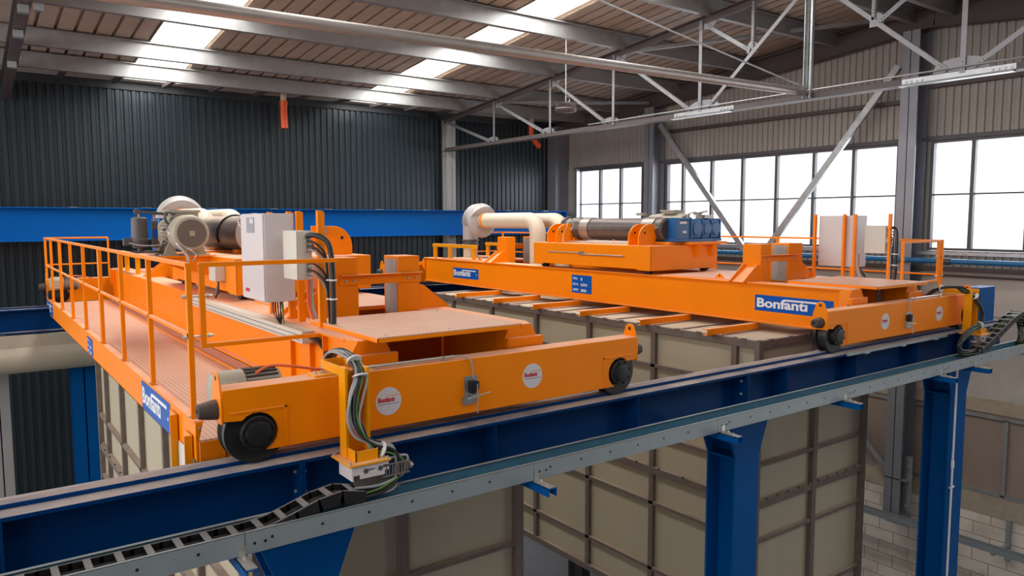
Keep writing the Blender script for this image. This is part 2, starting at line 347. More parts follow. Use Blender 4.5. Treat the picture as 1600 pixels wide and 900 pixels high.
# window band
def window(name, y0, y1, mull, label):
    b = MB(); z0, z1, zm = -.56, 1.52, .50
    b.box(XR-.06,XR+.08,y0,y1,z1,z1+.05); b.box(XR-.06,XR+.08,y0,y1,z0-.05,z0); b.box(XR-.02,XR+.04,y0,y1,zm-.016,zm+.016)
    for m_ in mull: b.box(XR-.04,XR+.06,m_-.035,m_+.035,z0,z1)
    for e in (y0,y1): b.box(XR-.05,XR+.07,e-.03,e+.03,z0-.05,z1+.05)
    o = tag(b.build(name, FRAMEM), label, kind='structure')
    MB().box(XR+.02,XR+.026,y0,y1,z0,z1).build('pane', GLASS, o)
    MB().box(XR-.10,XR-.02,y0-.2,y1+.2,1.575,1.64).box(XR-.07,XR-.02,y0-.2,y1+.2,1.64,1.66).build('head_rail', FRAMEM, o)
    MB().box(XR-.12,XR-.03,y0-.2,y1+.2,-.70,-.635).build('sill', GALV, o)
window('window_1', 15.3, 18.03, (16.2,17.08), 'glazed window bay nearest the dark corner')
window('window_2', 8.02, 14.38, (9.0,9.95,10.93,11.9,12.86,13.82), 'long glazed window bay between the two columns')
window('window_3', 1.5, 7.34, (2.6,3.6,4.6,5.62,6.58), 'glazed window bay at the right end of the wall')
# roof: tan ribbed sheets with rooflight strips at x 3.18-4.24 and 8.55-9.6
def sheet(x0, x1, label):
    vs = []; pr = []; n = max(1,int((x1-x0)/.30)); w = (x1-x0)/n
    for i in range(n):
        b = x0+i*w
        for t, d in ((0,0),(.80,0),(.81,1),(.99,1)): pr.append((b+t*w, .065*d))
    pr.append((x1,0)); k = len(pr); ys = (19.1,7.3,-4.0)
    for up_ in (0,.06):
        for y in ys:
            for x, d in pr: vs.append((x,y,roofz(y)+(d if not up_ else .09)))
    fs = []
    for L in (0,1):
        o = L*3*k
        for j in range(2):
            for i in range(k-1): fs.append((o+j*k+i,o+j*k+i+1,o+(j+1)*k+i+1,o+(j+1)*k+i))
    return tag(MB().add(vs, fs).build('ceiling', ROOFM, smooth=False), label, kind='structure')
sheet(-4.5,3.18,'tan ribbed roof sheeting left of the first rooflight')
sheet(4.24,8.55,'tan ribbed roof sheeting between the two rooflight strips')
sheet(9.6,16.1,'tan ribbed roof sheeting right of the second rooflight')
for i,(a,c) in enumerate(((3.18,4.24),(8.55,9.6))):
    b = MB()
    for y0,y1 in ((19.1,7.3),(7.3,-4)):
        b.add([(a,y0,roofz(y0)+.02),(c,y0,roofz(y0)+.02),(c,y1,roofz(y1)+.02),(a,y1,roofz(y1)+.02),(a,y0,roofz(y0)+.026),(c,y0,roofz(y0)+.026),(c,y1,roofz(y1)+.026),(a,y1,roofz(y1)+.026)],
              [(0,1,2,3),(7,6,5,4),(0,4,5,1),(1,5,6,2),(2,6,7,3),(3,7,4,0)])
    tag(b.build('window_%d'%(4+i), POLY), ('left','right')[i]+' translucent rooflight strip in the roof', kind='structure')
# purlins
pn = ['nearest the slate wall','second from the slate wall','third from the slate wall','fourth from the slate wall','fifth from the slate wall','just before the ridge','just past the ridge','second past the ridge','last towards the viewer']
for i, y in enumerate((17.5,16.0,13.75,11.5,9.3,7.65,6.9,4.7,2.4)):
    z = roofz(y)-.01; b = MB()
    b.box(-4.4,15.88,y-.004,y+.004,z-.31,z-.004); b.box(-4.4,15.88,y,y+.12,z-.31,z-.302); b.box(-4.4,15.88,y+.114,y+.12,z-.31,z-.275)
    b.box(-4.4,15.88,y-.075,y,z-.020,z-.012); b.box(-4.4,15.88,y-.075,y-.069,z-.04,z-.012)
    for xx in (1.1,11.4): b.box(xx-.1,xx+.1,y-.012,y-.004,z-.26,z-.04)
    tag(b.build('purlin', PURL), 'galvanised roof purlin, '+pn[i], 'roof beam', 'roof purlins')
for k in range(10):
    x = 1.9+k*1.02; b = MB(); b.bar((x,18.62,3.02),(x+.02,17.632,3.02),.09,.07); b.bolt((x,18.5,3.02),(0,0,-1),.02)
    tag(b.build('eaves_strut', DARKST), 'short dark eaves strut above the slate wall, %s from the left' % ('first','second','third','fourth','fifth','sixth','seventh','eighth','ninth','tenth')[k], 'roof strut', 'short dark eaves struts')
# roof truss in the plane x = 11.4
XT = 11.4
tr = thing('roof_truss', 'large bolted steel roof truss crossing the hall above the far crane', 'roof truss')
tc_ = lambda y: roofz(y)-.36
b = MB(); b.box(XT-.10,XT-.004,1.0,18.75,1.96,1.972); b.box(XT+.004,XT+.10,1.0,18.75,1.96,1.972); b.box(XT-.016,XT-.004,1.0,18.75,1.96,2.07); b.box(XT+.004,XT+.016,1.0,18.75,1.96,2.07)
b.build('bottom_chord', DARKST, tr)
b = MB()
for y0,y1 in ((18.8,7.3),(7.3,1.0)):
    for s_ in (-1,1):
        b.bar((XT+s_*.01,y0,tc_(y0)),(XT+s_*.01,y1,tc_(y1)),.012,.12); b.bar((XT+s_*.055,y0,tc_(y0)+.055),(XT+s_*.055,y1,tc_(y1)+.055),.09,.012)
b.build('top_chord', DARKST, tr)
def tmember(kind, p, q, w=.06, bolts=True):
    p3 = Vector((XT-.03,)+p); q3 = Vector((XT-.03,)+q); b = MB()
    b.ell(p3, q3, -.06 if False else .055, w, .008); d = (q3-p3).normalized()
    if bolts:
        for e, s_ in ((p3,1),(q3,-1)):
            for k in (.05,.10,.15): b.bolt(e+d*(s_*k)+d.cross(Vector((1,0,0)))*-(w*.45)+Vector((-.004,0,0)), (-1,0,0), .011)
    b.build(kind, TRUSSM, tr)
for y in (16.3,14.0,11.88,9.56,4.95,2.6): tmember('vertical', (y,2.03), (y,tc_(y)+.02), .07)
b = MB(); b.box(XT-.09,XT-.015,7.20,7.212,1.99,tc_(7.3)+.05); b.box(XT-.025,XT-.015,7.20,7.275,1.99,tc_(7.3)+.05); b.box(XT-.09,XT-.015,7.33,7.342,1.99,tc_(7.3)+.05); b.box(XT-.025,XT-.015,7.30,7.342,1.99,tc_(7.3)+.05)
for k in range(7): b.bolt((XT-.025,7.245,2.1+.24*k),(-1,0,0),.010)
b.build('king_post', GALV, tr)
for p, q in (((18.6,2.80),(16.45,2.10)),((16.15,3.02),(14.15,2.10)),((13.85,3.24),(12.03,2.10)),((11.73,3.45),(9.72,2.10)),((9.38,2.10),(7.42,3.78)),((7.0,3.70),(5.1,2.12)),((9.40,3.62),(8.42,2.99)),((6.15,3.0),(5.2,3.62)),((4.8,2.12),(2.75,3.45))):
    tmember('diagonal', p, q, .065)
tmember('strut', (8.36,tc_(8.36)),(8.36,3.02),.05); tmember('strut', (6.2,tc_(6.2)),(6.2,3.02),.05)
def gusset(y, z, w, h, up_=True):
    n = 10; pts = [(y-w/2,z),(y+w/2,z)]+[(y+w/2*math.cos(math.pi*k/n)*.98, z+(h*(.45+.55*math.sin(math.pi*k/n)) if up_ else -h*(.45+.55*math.sin(math.pi*k/n)))) for k in range(n+1)]
    MB().prism(pts,'x',XT-.008,XT+.004).build('gusset_plate', TRUSSM, tr)
for y, w_, h_ in ((16.35,.5,.16),(14.08,.5,.17),(11.95,.5,.18),(9.45,.72,.22),(4.95,.74,.24)): gusset(y, 2.02, w_, h_)
for y in (16.15,13.85,11.7,9.4,5.2,7.2): gusset(y, tc_(y)+.03, .42, .20, False)
gusset(8.4, 2.92, .22, .2); gusset(6.18,2.92,.22,.2)
for y0, y1 in ((8.75,10.15),(4.25,5.75)):
    b = MB(); b.box(XT-.125,XT-.105,y0,y1,1.945,1.955); b.box(XT-.025,XT-.017,y0,y1,1.95,2.06); b.box(XT-.125,XT-.02,y0,y1,1.94,1.95)
    for k in range(4):
        for e in (y0+.06+k*.075, y1-.06-k*.075): b.bolt((XT-.026,e,2.01),(-1,0,0),.02,.012)
    b.build('splice_plate', GALV, tr)
MB().tube([(XT-.05,1.0,2.12),(XT-.05,7.0,2.11),(XT-.05,12.6,2.10)], .013).build('conduit', GALV, tr)
# rafter at the left edge and rafter along the side wall
b = MB()
for y0,y1 in ((18.9,7.3),(7.3,-2)):
    b.bar((.95,y0,roofz(y0)-.48),(.95,y1,roofz(y1)-.48),.016,.30); b.bar((.95,y0,roofz(y0)-.32),(.95,y1,roofz(y1)-.32),.17,.016); b.bar((.95,y0,roofz(y0)-.64),(.95,y1,roofz(y1)-.64),.17,.016)
rf = tag(b.build('roof_rafter', DARKST), 'brown steel rafter at the upper left corner', 'roof beam')
b = MB()
for y in (16,14.2,13.0,12.2): b.box(.87,1.0,y-.07,y+.07,roofz(y)-.76,roofz(y)-.65)
b.ell((1.05,12.9,3.00),(1.18,12.9,3.00),.10,.10,.01,(0,0,1)); b.parts('bracket', GALV, rf)
b = MB()
for y0,y1 in ((18.9,7.3),(7.3,0)):
    b.bar((15.6,y0,roofz(y0)-.30),(15.6,y1,roofz(y1)-.30),.016,.40); b.bar((15.6,y0,roofz(y0)-.10),(15.6,y1,roofz(y1)-.10),.2,.02); b.bar((15.6,y0,roofz(y0)-.50),(15.6,y1,roofz(y1)-.50),.2,.02)
tag(b.build('roof_rafter', DARKST), 'deep brown steel rafter along the side wall above the windows', 'roof beam')
# wall columns
def hcol(name, x0, x1, y0, y1, z0, z1, web, m, label, cat, group=None):
    b = MB(); t = .022
    if web == 'x':    # web runs in x, flanges face x
        b.box(x0,x0+t,y0,y1,z0,z1); b.box(x1-t,x1,y0,y1,z0,z1); b.box(x0,x1,(y0+y1)/2-.008,(y0+y1)/2+.008,z0,z1)
    else:
        b.box(x0,x1,y0,y0+t,z0,z1); b.box(x0,x1,y1-t,y1,z0,z1); b.box((x0+x1)/2-.008,(x0+x1)/2+.008,y0,y1,z0,z1)
    return tag(b.build(name, m), label, cat, group)
def wallcol(y, label, foot=True):
    t = thing('steel_column', label, 'column')
    b = MB(); x0, x1, w = 15.38, 15.86, .35
    b.box(x0,x0+.022,y-w/2,y+w/2,-6.15,roofz(y)-.12); b.box(x1-.02,x1,y-w/2,y+w/2,-6.15,roofz(y)-.12); b.box(x0,x1,y-.008,y+.008,-6.15,roofz(y)-.12)
    b.build('column', GALV if foot else DARKST, t)
    b = MB(); b.box(x0+.1,x0+.115,y-w/2-.13,y+w/2+.1,-6.35,-4.75); b.box(x0,x1,y-w/2-.1,y+w/2+.08,-5.25,-5.23)
    for k in range(3): b.bolt((x0+.1,y-w/2-.06,-5.0-.42*k),(-1,-.2,0),.02,.08)
    b.build('base_plate', GALV, t)
MATS['c'] = COLM = mat('column_grey', (.27,.28,.32), .42, .4, var=.12, scale=3)
def wallcol2(y, label):
    t = thing('steel_column', label, 'column'); b = MB(); x0, x1, w = 15.38, 15.84, .34
    zt = roofz(y)-.50
    b.box(x0,x0+.022,y-w/2,y+w/2,-6.15,zt); b.box(x1-.02,x1,y-w/2,y+w/2,-6.15,zt); b.box(x0,x1,y-.008,y+.008,-6.15,zt)
    b.build('shaft', COLM, t)
    b = MB(); b.box(x0+.16,x0+.175,y-w/2-.15,y+w/2+.03,-6.35,-4.85); b.box(x0,x1-.1,y-w/2-.1,y+w/2+.02,-5.35,-5.33)
    for k in range(3): b.cyl((x0+.16,y-w/2-.08,-5.05-.42*k),(x0+.06,y-w/2-.08,-5.05-.42*k),.018,n=8)
    b.build('base_plate', GALV, t)
wallcol2(7.62, 'tall grey steel column in front of the side wall, nearest the right edge')
wallcol2(14.62, 'tall grey steel column in front of the side wall, farther one near the corner')
b = MB(); b.box(11.40,11.66,18.60,18.62,-8,2.9); b.box(11.40,11.66,18.88,18.9,-8,2.9); b.box(11.525,11.535,18.6,18.9,-8,2.9)
tag(b.build('wall_column', COLG), 'pale grey column in front of the slate wall under the truss end', 'column')
b = MB(); b.box(15.35,15.88,18.55,18.98,-8,2.95); tag(b.build('wall_column', COLM, bevel=.01), 'grey corner column where slate wall meets window wall', 'column')
b = MB(); b.box(15.7,15.82,17.95,18.07,-1,1.6); tag(b.build('window_post', GALV), 'slim galvanised post beside the corner window', 'post')
tag(MB().ell((15.45,14.25,2.62),(15.45,11.05,-1.15),.08,.13,.012).build('wall_brace', GALV), 'grey diagonal wall brace dropping right from the far column', 'brace')
tag(MB().ell((15.45,7.85,3.05),(15.45,11.15,-1.15),.08,.13,.012).build('wall_brace', GALV), 'grey diagonal wall brace dropping left from the near column', 'brace')
tag(MB().ell((15.5,9.6,-3.35),(15.5,7.8,-5.15),.06,.10,.012).build('wall_brace', GALV), 'short diagonal brace low down beside the column foot', 'brace')
tag(MB().ell((11.45,11.75,3.50),(15.35,7.75,3.98),.06,.09,.01,(0,0,1)).build('roof_brace', GALV), 'pale roof brace from the truss to the near column top', 'brace')
tag(MB().ell((11.45,16.2,3.02),(15.35,14.6,3.15),.06,.08,.01,(0,0,1)).build('roof_brace', GALV), 'pale roof brace from the truss to the far column top', 'brace')
tag(MB().box(15.72,15.86,7.9,14.4,2.36,2.44).build('sheeting_rail', DARKST), 'brown sheeting rail above the long window bay', 'wall rail')
tag(MB().box(15.72,15.86,1.2,7.4,2.60,2.68).build('sheeting_rail', DARKST), 'brown sheeting rail above the right window bay', 'wall rail')
b = MB(); b.cyl((-4,7.35,1.83),(11.30,7.35,2.095),.062,n=28); b.box(11.28,11.40,7.30,7.36,2.03,2.15)
tag(b.build('bracing_tube', mat('dusty_tube',(.42,.38,.36),.4,.5,var=.15,scale=5,dust=.4,dustcol=(.6,.48,.42))), 'long round bracing tube crossing under the roof to the truss', 'tube')
tag(MB().cyl((-4,7.33,4.28),(11.35,7.33,2.17),.014,n=8).build('tie_rod', GALV), 'thin tie rod slanting above the round bracing tube', 'rod')
# items on the side wall
p = thing('water_pipe', 'blue pipe running along the side wall under the windows', 'pipe')
MB().cyl((15.30,1,-.80),(15.30,18.0,-.79),.050).build('pipe', BPIPE, p)
for y in (6.75,): MB().cyl((15.30,y-.10,-.80),(15.30,y+.10,-.80),.068).build('coupling', DGREY, p)
tag(MB().box(15.70,15.86,1,15,-1.01,-.95).box(15.66,15.70,1,15,-1.00,-.92).build('wall_rail', DARKST), 'brown steel rail on the side wall below the blue pipe', 'wall rail')
tag(MB().cyl((15.78,1,-1.10),(15.78,13,-1.10),.02,n=8).build('conduit', DARKST), 'thin conduit on the side wall below the brown rail', 'pipe')
b = MB(); b.box(15.13,15.15,-1,11,-6.16,-6.06); b.box(15.30,15.32,-1,11,-6.16,-6.06)
for k in range(80): b.box(15.14,15.31,-1+k*.15,-.93+k*.15,-6.155,-6.148)
for y in (2.5,5.6,9.2): b.box(15.13,15.87,y-.03,y+.03,-6.2,-6.16); b.box(15.80,15.87,y-.04,y+.04,-6.5,-5.7)
tag(b.build('cable_ladder', TRAYM), 'galvanised cable ladder on brackets along the block wall', 'cable tray')
# pendant lamp, orange elbows
L = thing('pendant_lamp', 'round ribbed high-bay lamp hanging from the roof', 'lamp')
c = (9.78,11.52); zb = 2.11
MB().lathe((c[0],c[1],zb),(0,0,1),[(0,.02),(0,.14),(.02,.205),(.065,.222),(.08,.21),(.10,.13)],36).build('lamp_rim', DARKST, L)
b = MB()
for k in range(24):
    a = 2*math.pi*k/24; b.bar((c[0]+.09*math.cos(a),c[1]+.09*math.sin(a),zb+.135),(c[0]+.20*math.cos(a),c[1]+.20*math.sin(a),zb+.135),.007,.075,(-math.sin(a),math.cos(a),0))
b.cyl((c[0],c[1],zb+.08),(c[0],c[1],zb+.19),.10); b.build('heat_sink', DARKST, L)
MB().tube(smoothpath([(c[0],c[1],zb+.18),(c[0],c[1],zb+.5),(c[0],c[1],roofz(c[1])-.325)]),.010).cyl((c[0]-.12,c[1],roofz(c[1])-.322),(c[0]+.12,c[1],roofz(c[1])-.322),.012,n=8).cyl((c[0]-.1,c[1],roofz(c[1])-.322),(c[0]-.1,c[1],roofz(c[1])-.325),.01,n=8).build('chain', GALV, L)
MB().tube([(c[0]+.05+.05*math.cos(a),c[1],zb+.26+.05*math.sin(a)) for a in [2*math.pi*k/14 for k in range(15)]],.007).build('hook', GALV, L)
def elbow(x, y, dx, label):
    t = thing('downpipe_elbow', label, 'pipe')
    MB().cyl((x,y,3.14),(x,y,2.86),.075).build('stub_pipe', PVCB, t)
    MB().tube(smoothpath([(x,y,2.93),(x,y,2.62),(x+dx*.4,y-.02,2.42),(x+dx,y-.03,2.26)],5),.085,16).lathe((x,y,2.80),(0,0,1),[(0,.085),(0,.095),(.12,.095),(.12,.085)]).build('elbow', HOSE, t)
elbow(6.62,18.45,.0,'orange plastic pipe elbow in front of the middle of the slate wall')
elbow(14.30,18.45,.28,'orange plastic pipe elbow hanging near the dark corner')

# ------------------------------------------------------------ blue runway steelwork
def ibeam(x0, x1, y, ztop, h, fw, m, tf=.025, tw=.016, b=None):
    b = b or MB(); b.box(x0,x1,y-fw/2,y+fw/2,ztop-tf,ztop); b.box(x0,x1,y-fw/2,y+fw/2,ztop-h,ztop-h+tf); b.box(x0,x1,y-tw/2,y+tw/2,ztop-h,ztop); return b
YR = 4.748; ZF = -1.517
rw = thing('runway_beam', 'long blue crane runway beam with a steel rail in the foreground', 'beam')
ibeam(-2.5,12.65,YR,ZF,.50,.346,BLUE).build('beam', BLUE, rw, bevel=.003)
MB().box(-2.5,12.4,YR-.043,YR+.043,ZF,-1.489).build('rail', RAIL, rw, bevel=.004)
for x in (.10,3.21,4.735,6.95,8.30,9.75,11.2):
    MB().box(x-.006,x+.006,YR-.171,YR-.008,ZF-.475,ZF-.025).box(x-.006,x+.006,YR+.008,YR+.171,ZF-.475,ZF-.025).build('stiffener', BLUE, rw)
for x in (1.70,6.29):
    b = MB(); b.box(x-.018,x-.001,YR-.173,YR-.008,ZF-.49,ZF-.02).box(x+.001,x+.018,YR-.173,YR-.008,ZF-.49,ZF-.02); b.build('splice_flange', BLUE, rw)
    b = MB()
    for z in (-1.61,-1.74): b.bolt((x-.019,YR-.10,z),(-1,-.3,0),.013); b.bolt((x+.019,YR-.13,z),(1,-.3,0),.013)
    b.parts('splice_bolt', CHROME, rw)
MB().box(11.85,12.35,YR-.02,YR+.22,-1.98,-.98).box(11.80,12.38,YR+.18,YR+.24,-1.98,-.98).build('end_stop', BLUECOL, rw, bevel=.006)
b = MB(); b.box(8.05,10.45,4.535,4.562,-1.535,-1.505); b.box(8.05,10.45,4.562,4.60,-1.512,-1.505)
for k in range(3): b.box(8.4+k*.85,8.5+k*.85,4.53,4.60,-1.548,-1.535)
tag(b.build('contact_strip', TRAYM), 'pale galvanised strip clamped to the runway edge below the far crane', 'rail')
fr = thing('runway_beam', 'far blue crane runway beam low in front of the slate wall', 'beam')
ibeam(-3,15.3,15.62,ZF,.42,.34,BLUE).build('beam', BLUE, fr, bevel=.003)
MB().box(-3,15.2,15.58,15.66,ZF,-1.489).build('rail', RAIL, fr)
b = ibeam(-3,15.45,18.28,.29,.70,.30,BLUEUP); o = tag(b.build('wall_beam', BLUEUP, bevel=.004), 'big bright blue beam running along the slate wall at eye height', 'beam')
b = MB(); b.box(15.43,15.455,18.12,18.44,-.41,.29); b.build('end_plate', BLUEUP, o)
b = MB()
for k in range(12): b.box(-.9+k*1.4,-.72+k*1.4,18.12,18.2,.29,.298)
b.parts('flange_clip', GALV, o)
def bluecol(x, z1, label, w=.19):
    t = thing('crane_column', label, 'column'); ya, yb = 4.60, 4.96
    b = MB(); b.box(x-w,x+w,ya,ya+.024,-8,z1-.02); b.box(x-w,x+w,yb-.024,yb,-8,z1-.02); b.box(x-.012,x+.012,ya+.024,yb-.024,-8,z1-.02)
    b.build('shaft', BLUECOL, t, bevel=.002)
    b = MB()
    for y in (ya-.004,yb-.022): b.prism([(x-w-.12,z1),(x+w+.12,z1),(x+w+.12,z1-.05),(x+w-.002,z1-.36),(x-w+.002,z1-.36),(x-w-.12,z1-.05)],'y',y,y+.026)
    b.box(x-w-.13,x+w+.13,ya-.02,yb+.02,z1-.022,z1)
    for e in (-1,1): b.box(x+e*.012 if e > 0 else x-w,x+w if e > 0 else x-.012,ya+.03,yb-.03,z1-.375,z1-.36)
    b.build('haunch', BLUECOL, t)
    MB().box(x-w-.1,x+w+.1,ya-.12,yb+.12,-8,-7.97).build('base_plate', BLUECOL, t)
    return t
bluecol(6.335,-2.017,'blue runway column in the middle foreground')
c3 = bluecol(11.03,-2.017,'blue runway column at the right with a white conduit', .23)
MB().cyl((10.87,4.57,-8),(10.87,4.57,-1.87),.014,n=10).cyl((10.87,4.57,-3.4),(10.87,4.57,-3.3),.022,n=10).box(10.86,10.98,4.575,4.60,-3.7,-3.68).box(10.86,10.98,4.575,4.60,-5.25,-5.23).build('conduit', WHITE, c3)
bluecol(1.74,-2.017,'blue runway column below the near crane carriage')
for x,l in ((1.72,'far blue runway column seen through the gap at the left'),(6.6,'far blue runway column hidden behind the near tank'),(12.0,'far blue runway column behind the far tank')):
    b = MB(); b.box(x-.20,x+.20,15.45,15.47,-8,-1.94).box(x-.20,x+.20,15.77,15.79,-8,-1.94).box(x-.01,x+.01,15.45,15.79,-8,-1.94)
    tag(b.build('crane_column', BLUECOL), l, 'column')
# perforated tray carrying the energy chain
tray = thing('cable_tray', 'long galvanised cable tray beside the blue runway beam', 'cable tray')
joints = [-2.5,1.2,3.237,5.286,7.358,9.483,12.20]
for i in range(len(joints)-1):
    a, c_ = joints[i]+.002, joints[i+1]-.002; b = MB()
    b.box(a,c_,4.148,4.152,-1.855,-1.728); b.box(a,c_,4.148,4.166,-1.731,-1.727); b.box(a,c_,4.348,4.352,-1.83,-1.722); b.box(a,c_,4.330,4.352,-1.725,-1.721)
    b.build('tray_section', TRAYM, tray)
    MB().box(a,c_,4.152,4.3475,-1.812,-1.808).box(a,c_,4.3445,4.3475,-1.808,-1.73).build('tray_bottom', TRAYIN, tray)
    b = MB(); n = int((c_-a)/.30)
    for k in range(n):
        x = a+.15+k*.30; b.cyl((x,4.1485,-1.785),(x,4.1465,-1.785),.009,n=8)
    b.cyl((a+.05,4.1485,-1.80),(a+.05,4.1465,-1.80),.009,n=8); b.cyl((a+.11,4.1485,-1.80),(a+.11,4.1465,-1.80),.009,n=8)
    b.parts('punched_hole', HUB, tray)
    b = MB()
    k = 0
    while a+.1+k*.18 < c_-.1:
        x = a+.1+k*.18; b.box(x-.018,x+.018,4.17,4.33,-1.808,-1.804); k += 1
    b.build('bottom_rib', TRAYM, tray)
for i,(x,l) in enumerate(((1.18,'leftmost tray bracket'),(3.26,'tray bracket below the near crane right wheel'),(5.35,'tray bracket beside the middle blue column'),(7.32,'tray bracket over the far tank front'),(9.42,'tray bracket left of the right blue column'),(10.36,'rightmost tray bracket'))):
    t = thing('tray_bracket', l+', blue channel with a steel clamp', 'bracket', 'tray brackets')
    b = MB(); b.box(x-.035,x-.031,3.96,YR-.1,-1.925,-1.866); b.box(x+.031,x+.035,3.96,YR-.1,-1.925,-1.866); b.box(x-.035,x+.035,3.96,YR-.1,-1.870,-1.866); b.build('channel', BLUECOL, t)
    b = MB(); b.box(x-.030,x+.030,3.97,4.15,-1.866,-1.860); b.box(x-.012,x+.012,4.03,4.14,-1.860,-1.850); b.bolt((x,4.09,-1.85),(0,0,1),.012); b.box(x-.02,x+.02,4.142,4.147,-1.866,-1.80); b.build('clamp', CHROME, t)
def chain_link(b, bb, p, d, up_, w=.15, L=.143, h=.075):
    """one link: two dark side plates, a pale crossbar"""
    p = Vector(p); d = Vector(d).normalized(); s_ = Vector((0,1,0)); u_ = d.cross(s_)*(1 if d.cross(s_).dot(Vector(up_)) > 0 else -1)
    for e in (-1,1):
        b.bar(p-d*(L*.56)+s_*(e*w/2), p+d*(L*.56)+s_*(e*w/2), .014, h, (0,1,0))
    for e in (-.5,.5): b.bar(p-s_*(w/2)+u_*(e*h*.9), p+s_*(w/2)+u_*(e*h*.9), .028, .010, tuple(d))
    for e in (-1,1): bb.bar(p-d*(L*.5)+s_*(e*w/2)+u_*(h*.5), p+d*(L*.5)+s_*(e*w/2)+u_*(h*.5), .010, .006, (0,1,0))
    bb.bar(p-s_*(w*.46)+u_*(h*.53), p+s_*(w*.46)+u_*(h*.53), .034, .008, tuple(d))
def chain(name, pts, label, cablemat, n0=None):
    t = thing(name, label, 'cable chain'); P = [Vector(q) for q in pts]
    # resample at the link pitch
    out = [P[0]]; L = .143; cur = P[0]; i = 1
    while i < len(P):
        if (P[i]-cur).length >= L:
            cur = cur+(P[i]-cur).normalized()*L; out.append(cur)
        else: i += 1
    for a, c_ in zip(out, out[1:]):
        b = MB(); bb = MB(); d = c_-a; u_ = Vector((0,0,1)) if abs(d.x) > abs(d.z)*.2 else Vector((-1,0,0))
        if n0 is not None and d.x < 0: u_ = -u_
        chain_link(b, bb, (a+c_)/2, d, u_); o = b.build('chain_link', BLACK, t); bb.build('crossbar', CHAINB, o)
    for k, (off, m_) in enumerate(((-.045,CABLEG),(-.02,CABLEK),(.01,CABLEK),(.04,CABLEGR if n0 else CABLEK))):
        MB().tube([q+Vector((0,off,0)) for q in out], .011, 6).build('cable', m_, t)
    return t
chain('energy_chain', [(-2.2,4.25,-1.775),(1.25,4.25,-1.775),(1.42,4.25,-1.76),(1.60,4.25,-1.70),(1.72,4.25,-1.66),(1.84,4.25,-1.655),(1.95,4.25,-1.70)], 'black energy chain lying in the tray at the lower left', CABLEG)

# ------------------------------------------------------------ tanks
def tank(x0, x1, label, legx):
    y0, y1, zt, zb = 5.6, 13.45, -1.48, -5.53
    t = thing('storage_tank', label, 'tank')
    MB().box(x0+.03,x1-.03,y0+.03,y1-.03,zb+.01,zt-.05).build('shell', TANK, t)
    hz = (-2.05,-3.06,-4.05,-5.03); b = MB()
    vy = [5.95,7.33,8.69,10.03,11.36,12.70]; vx = [x0+(x1-x0)*k/2 for k in (1,)]
    for z in (zt,-3.57,zb):
        h = .05; zz = z-(.05 if z == zt else 0)
        b.box(x0-.035,x1+.035,y0-.035,y0+.03,zz-h,zz+h); b.box(x0-.035,x1+.035,y1-.03,y1+.035,zz-h,zz+h)
        b.box(x0-.035,x0+.03,y0,y1,zz-h,zz+h); b.box(x1-.03,x1+.035,y0,y1,zz-h,zz+h)
    b.build('ring_frame', TANKF, t, bevel=.004)
    for z in hz:
        b = MB(); h = .022
        b.box(x0-.03,x1+.03,y0-.03,y0+.03,z-h,z+h); b.box(x0-.03,x0+.03,y0,y1,z-h,z+h); b.box(x1-.03,x1+.03,y0,y1,z-h,z+h); b.build('horizontal_rib', TANKF, t)
    for y in vy:
        MB().box(x0-.03,x0+.03,y-.04,y+.04,zb,zt).build('vertical_rib', TANKF, t)
    for x in (x0,vx[0],x1): MB().box(x-.045,x+.045,y0-.04,y0+.03,zb,zt).build('vertical_rib', TANKF, t)
    MB().box(x0-.04,x0+.04,y1-.05,y1+.03,zb,zt).build('vertical_rib', TANKF, t)
    # covers on top between cross frames, clips along the edge
    n = 6
    for k in range(n):
        a = y0+.05+k*(y1-y0-.1)/n; c_ = a+(y1-y0-.1)/n-.06
        b = MB(); b.box(x0+.05,x1-.05,a,c_,zt-.045,zt-.015)
        b.build('cover_panel', TANK, t)
        b = MB(); b.box(x0,x1,c_,c_+.06,zt-.05,zt); b.build('cross_frame', TANKF, t)
    b = MB()
    for k in range(22):
        y = y0+.2+k*.36; b.box(x0-.045,x0-.01,y-.035,y+.035,zt-.02,zt+.012); b.cyl((x0-.05,y,zt+.0),(x0-.02,y,zt+.0),.012,n=8)
    for k in range(6): x = x0+.2+k*.42; b.box(x-.035,x+.035,y0-.045,y0-.01,zt-.02,zt+.012)
    b.parts('clip', TANKF, t)
    b = MB()
    for k in range(18): y = y0+.25+k*.44; b.bolt((x0-.035,y,-3.52),(0,0,1),.014)
    for k in range(10): x = x0+.2+k*.23; b.bolt((x,y0-.035,-3.52),(0,0,1),.014)
    b.parts('flange_bolt', LEGM, t)
    for y in (6.6,9.1,11.6):
        for x in (x0+.25,x1-.25):
            b = MB(); b.box(x-.09,x+.09,y-.09,y+.09,-8,zb); b.bar((x,y-.09,-6.2),(x,y-.9,zb),.06,.06); b.box(x-.15,x+.15,y-.15,y+.15,-8,-7.97); b.build('leg', LEGM, t)
    b = MB()
    for x in (x0+.25,x1-.25): b.box(x-.06,x+.06,y0+.1,y1-.1,zb-.16,zb-.04)
    for y in (6.6,9.1,11.6,13.2): b.box(x0+.2,x1-.2,y-.06,y+.06,zb-.16,zb-.04)
    b.build('under_frame', LEGM, t)
    return t
ta = tank(1.70,4.17,'cream panelled tank with brown ribs under the near crane', 0)
tb = tank(7.88,10.39,'cream panelled tank with brown ribs under the far crane', 0)
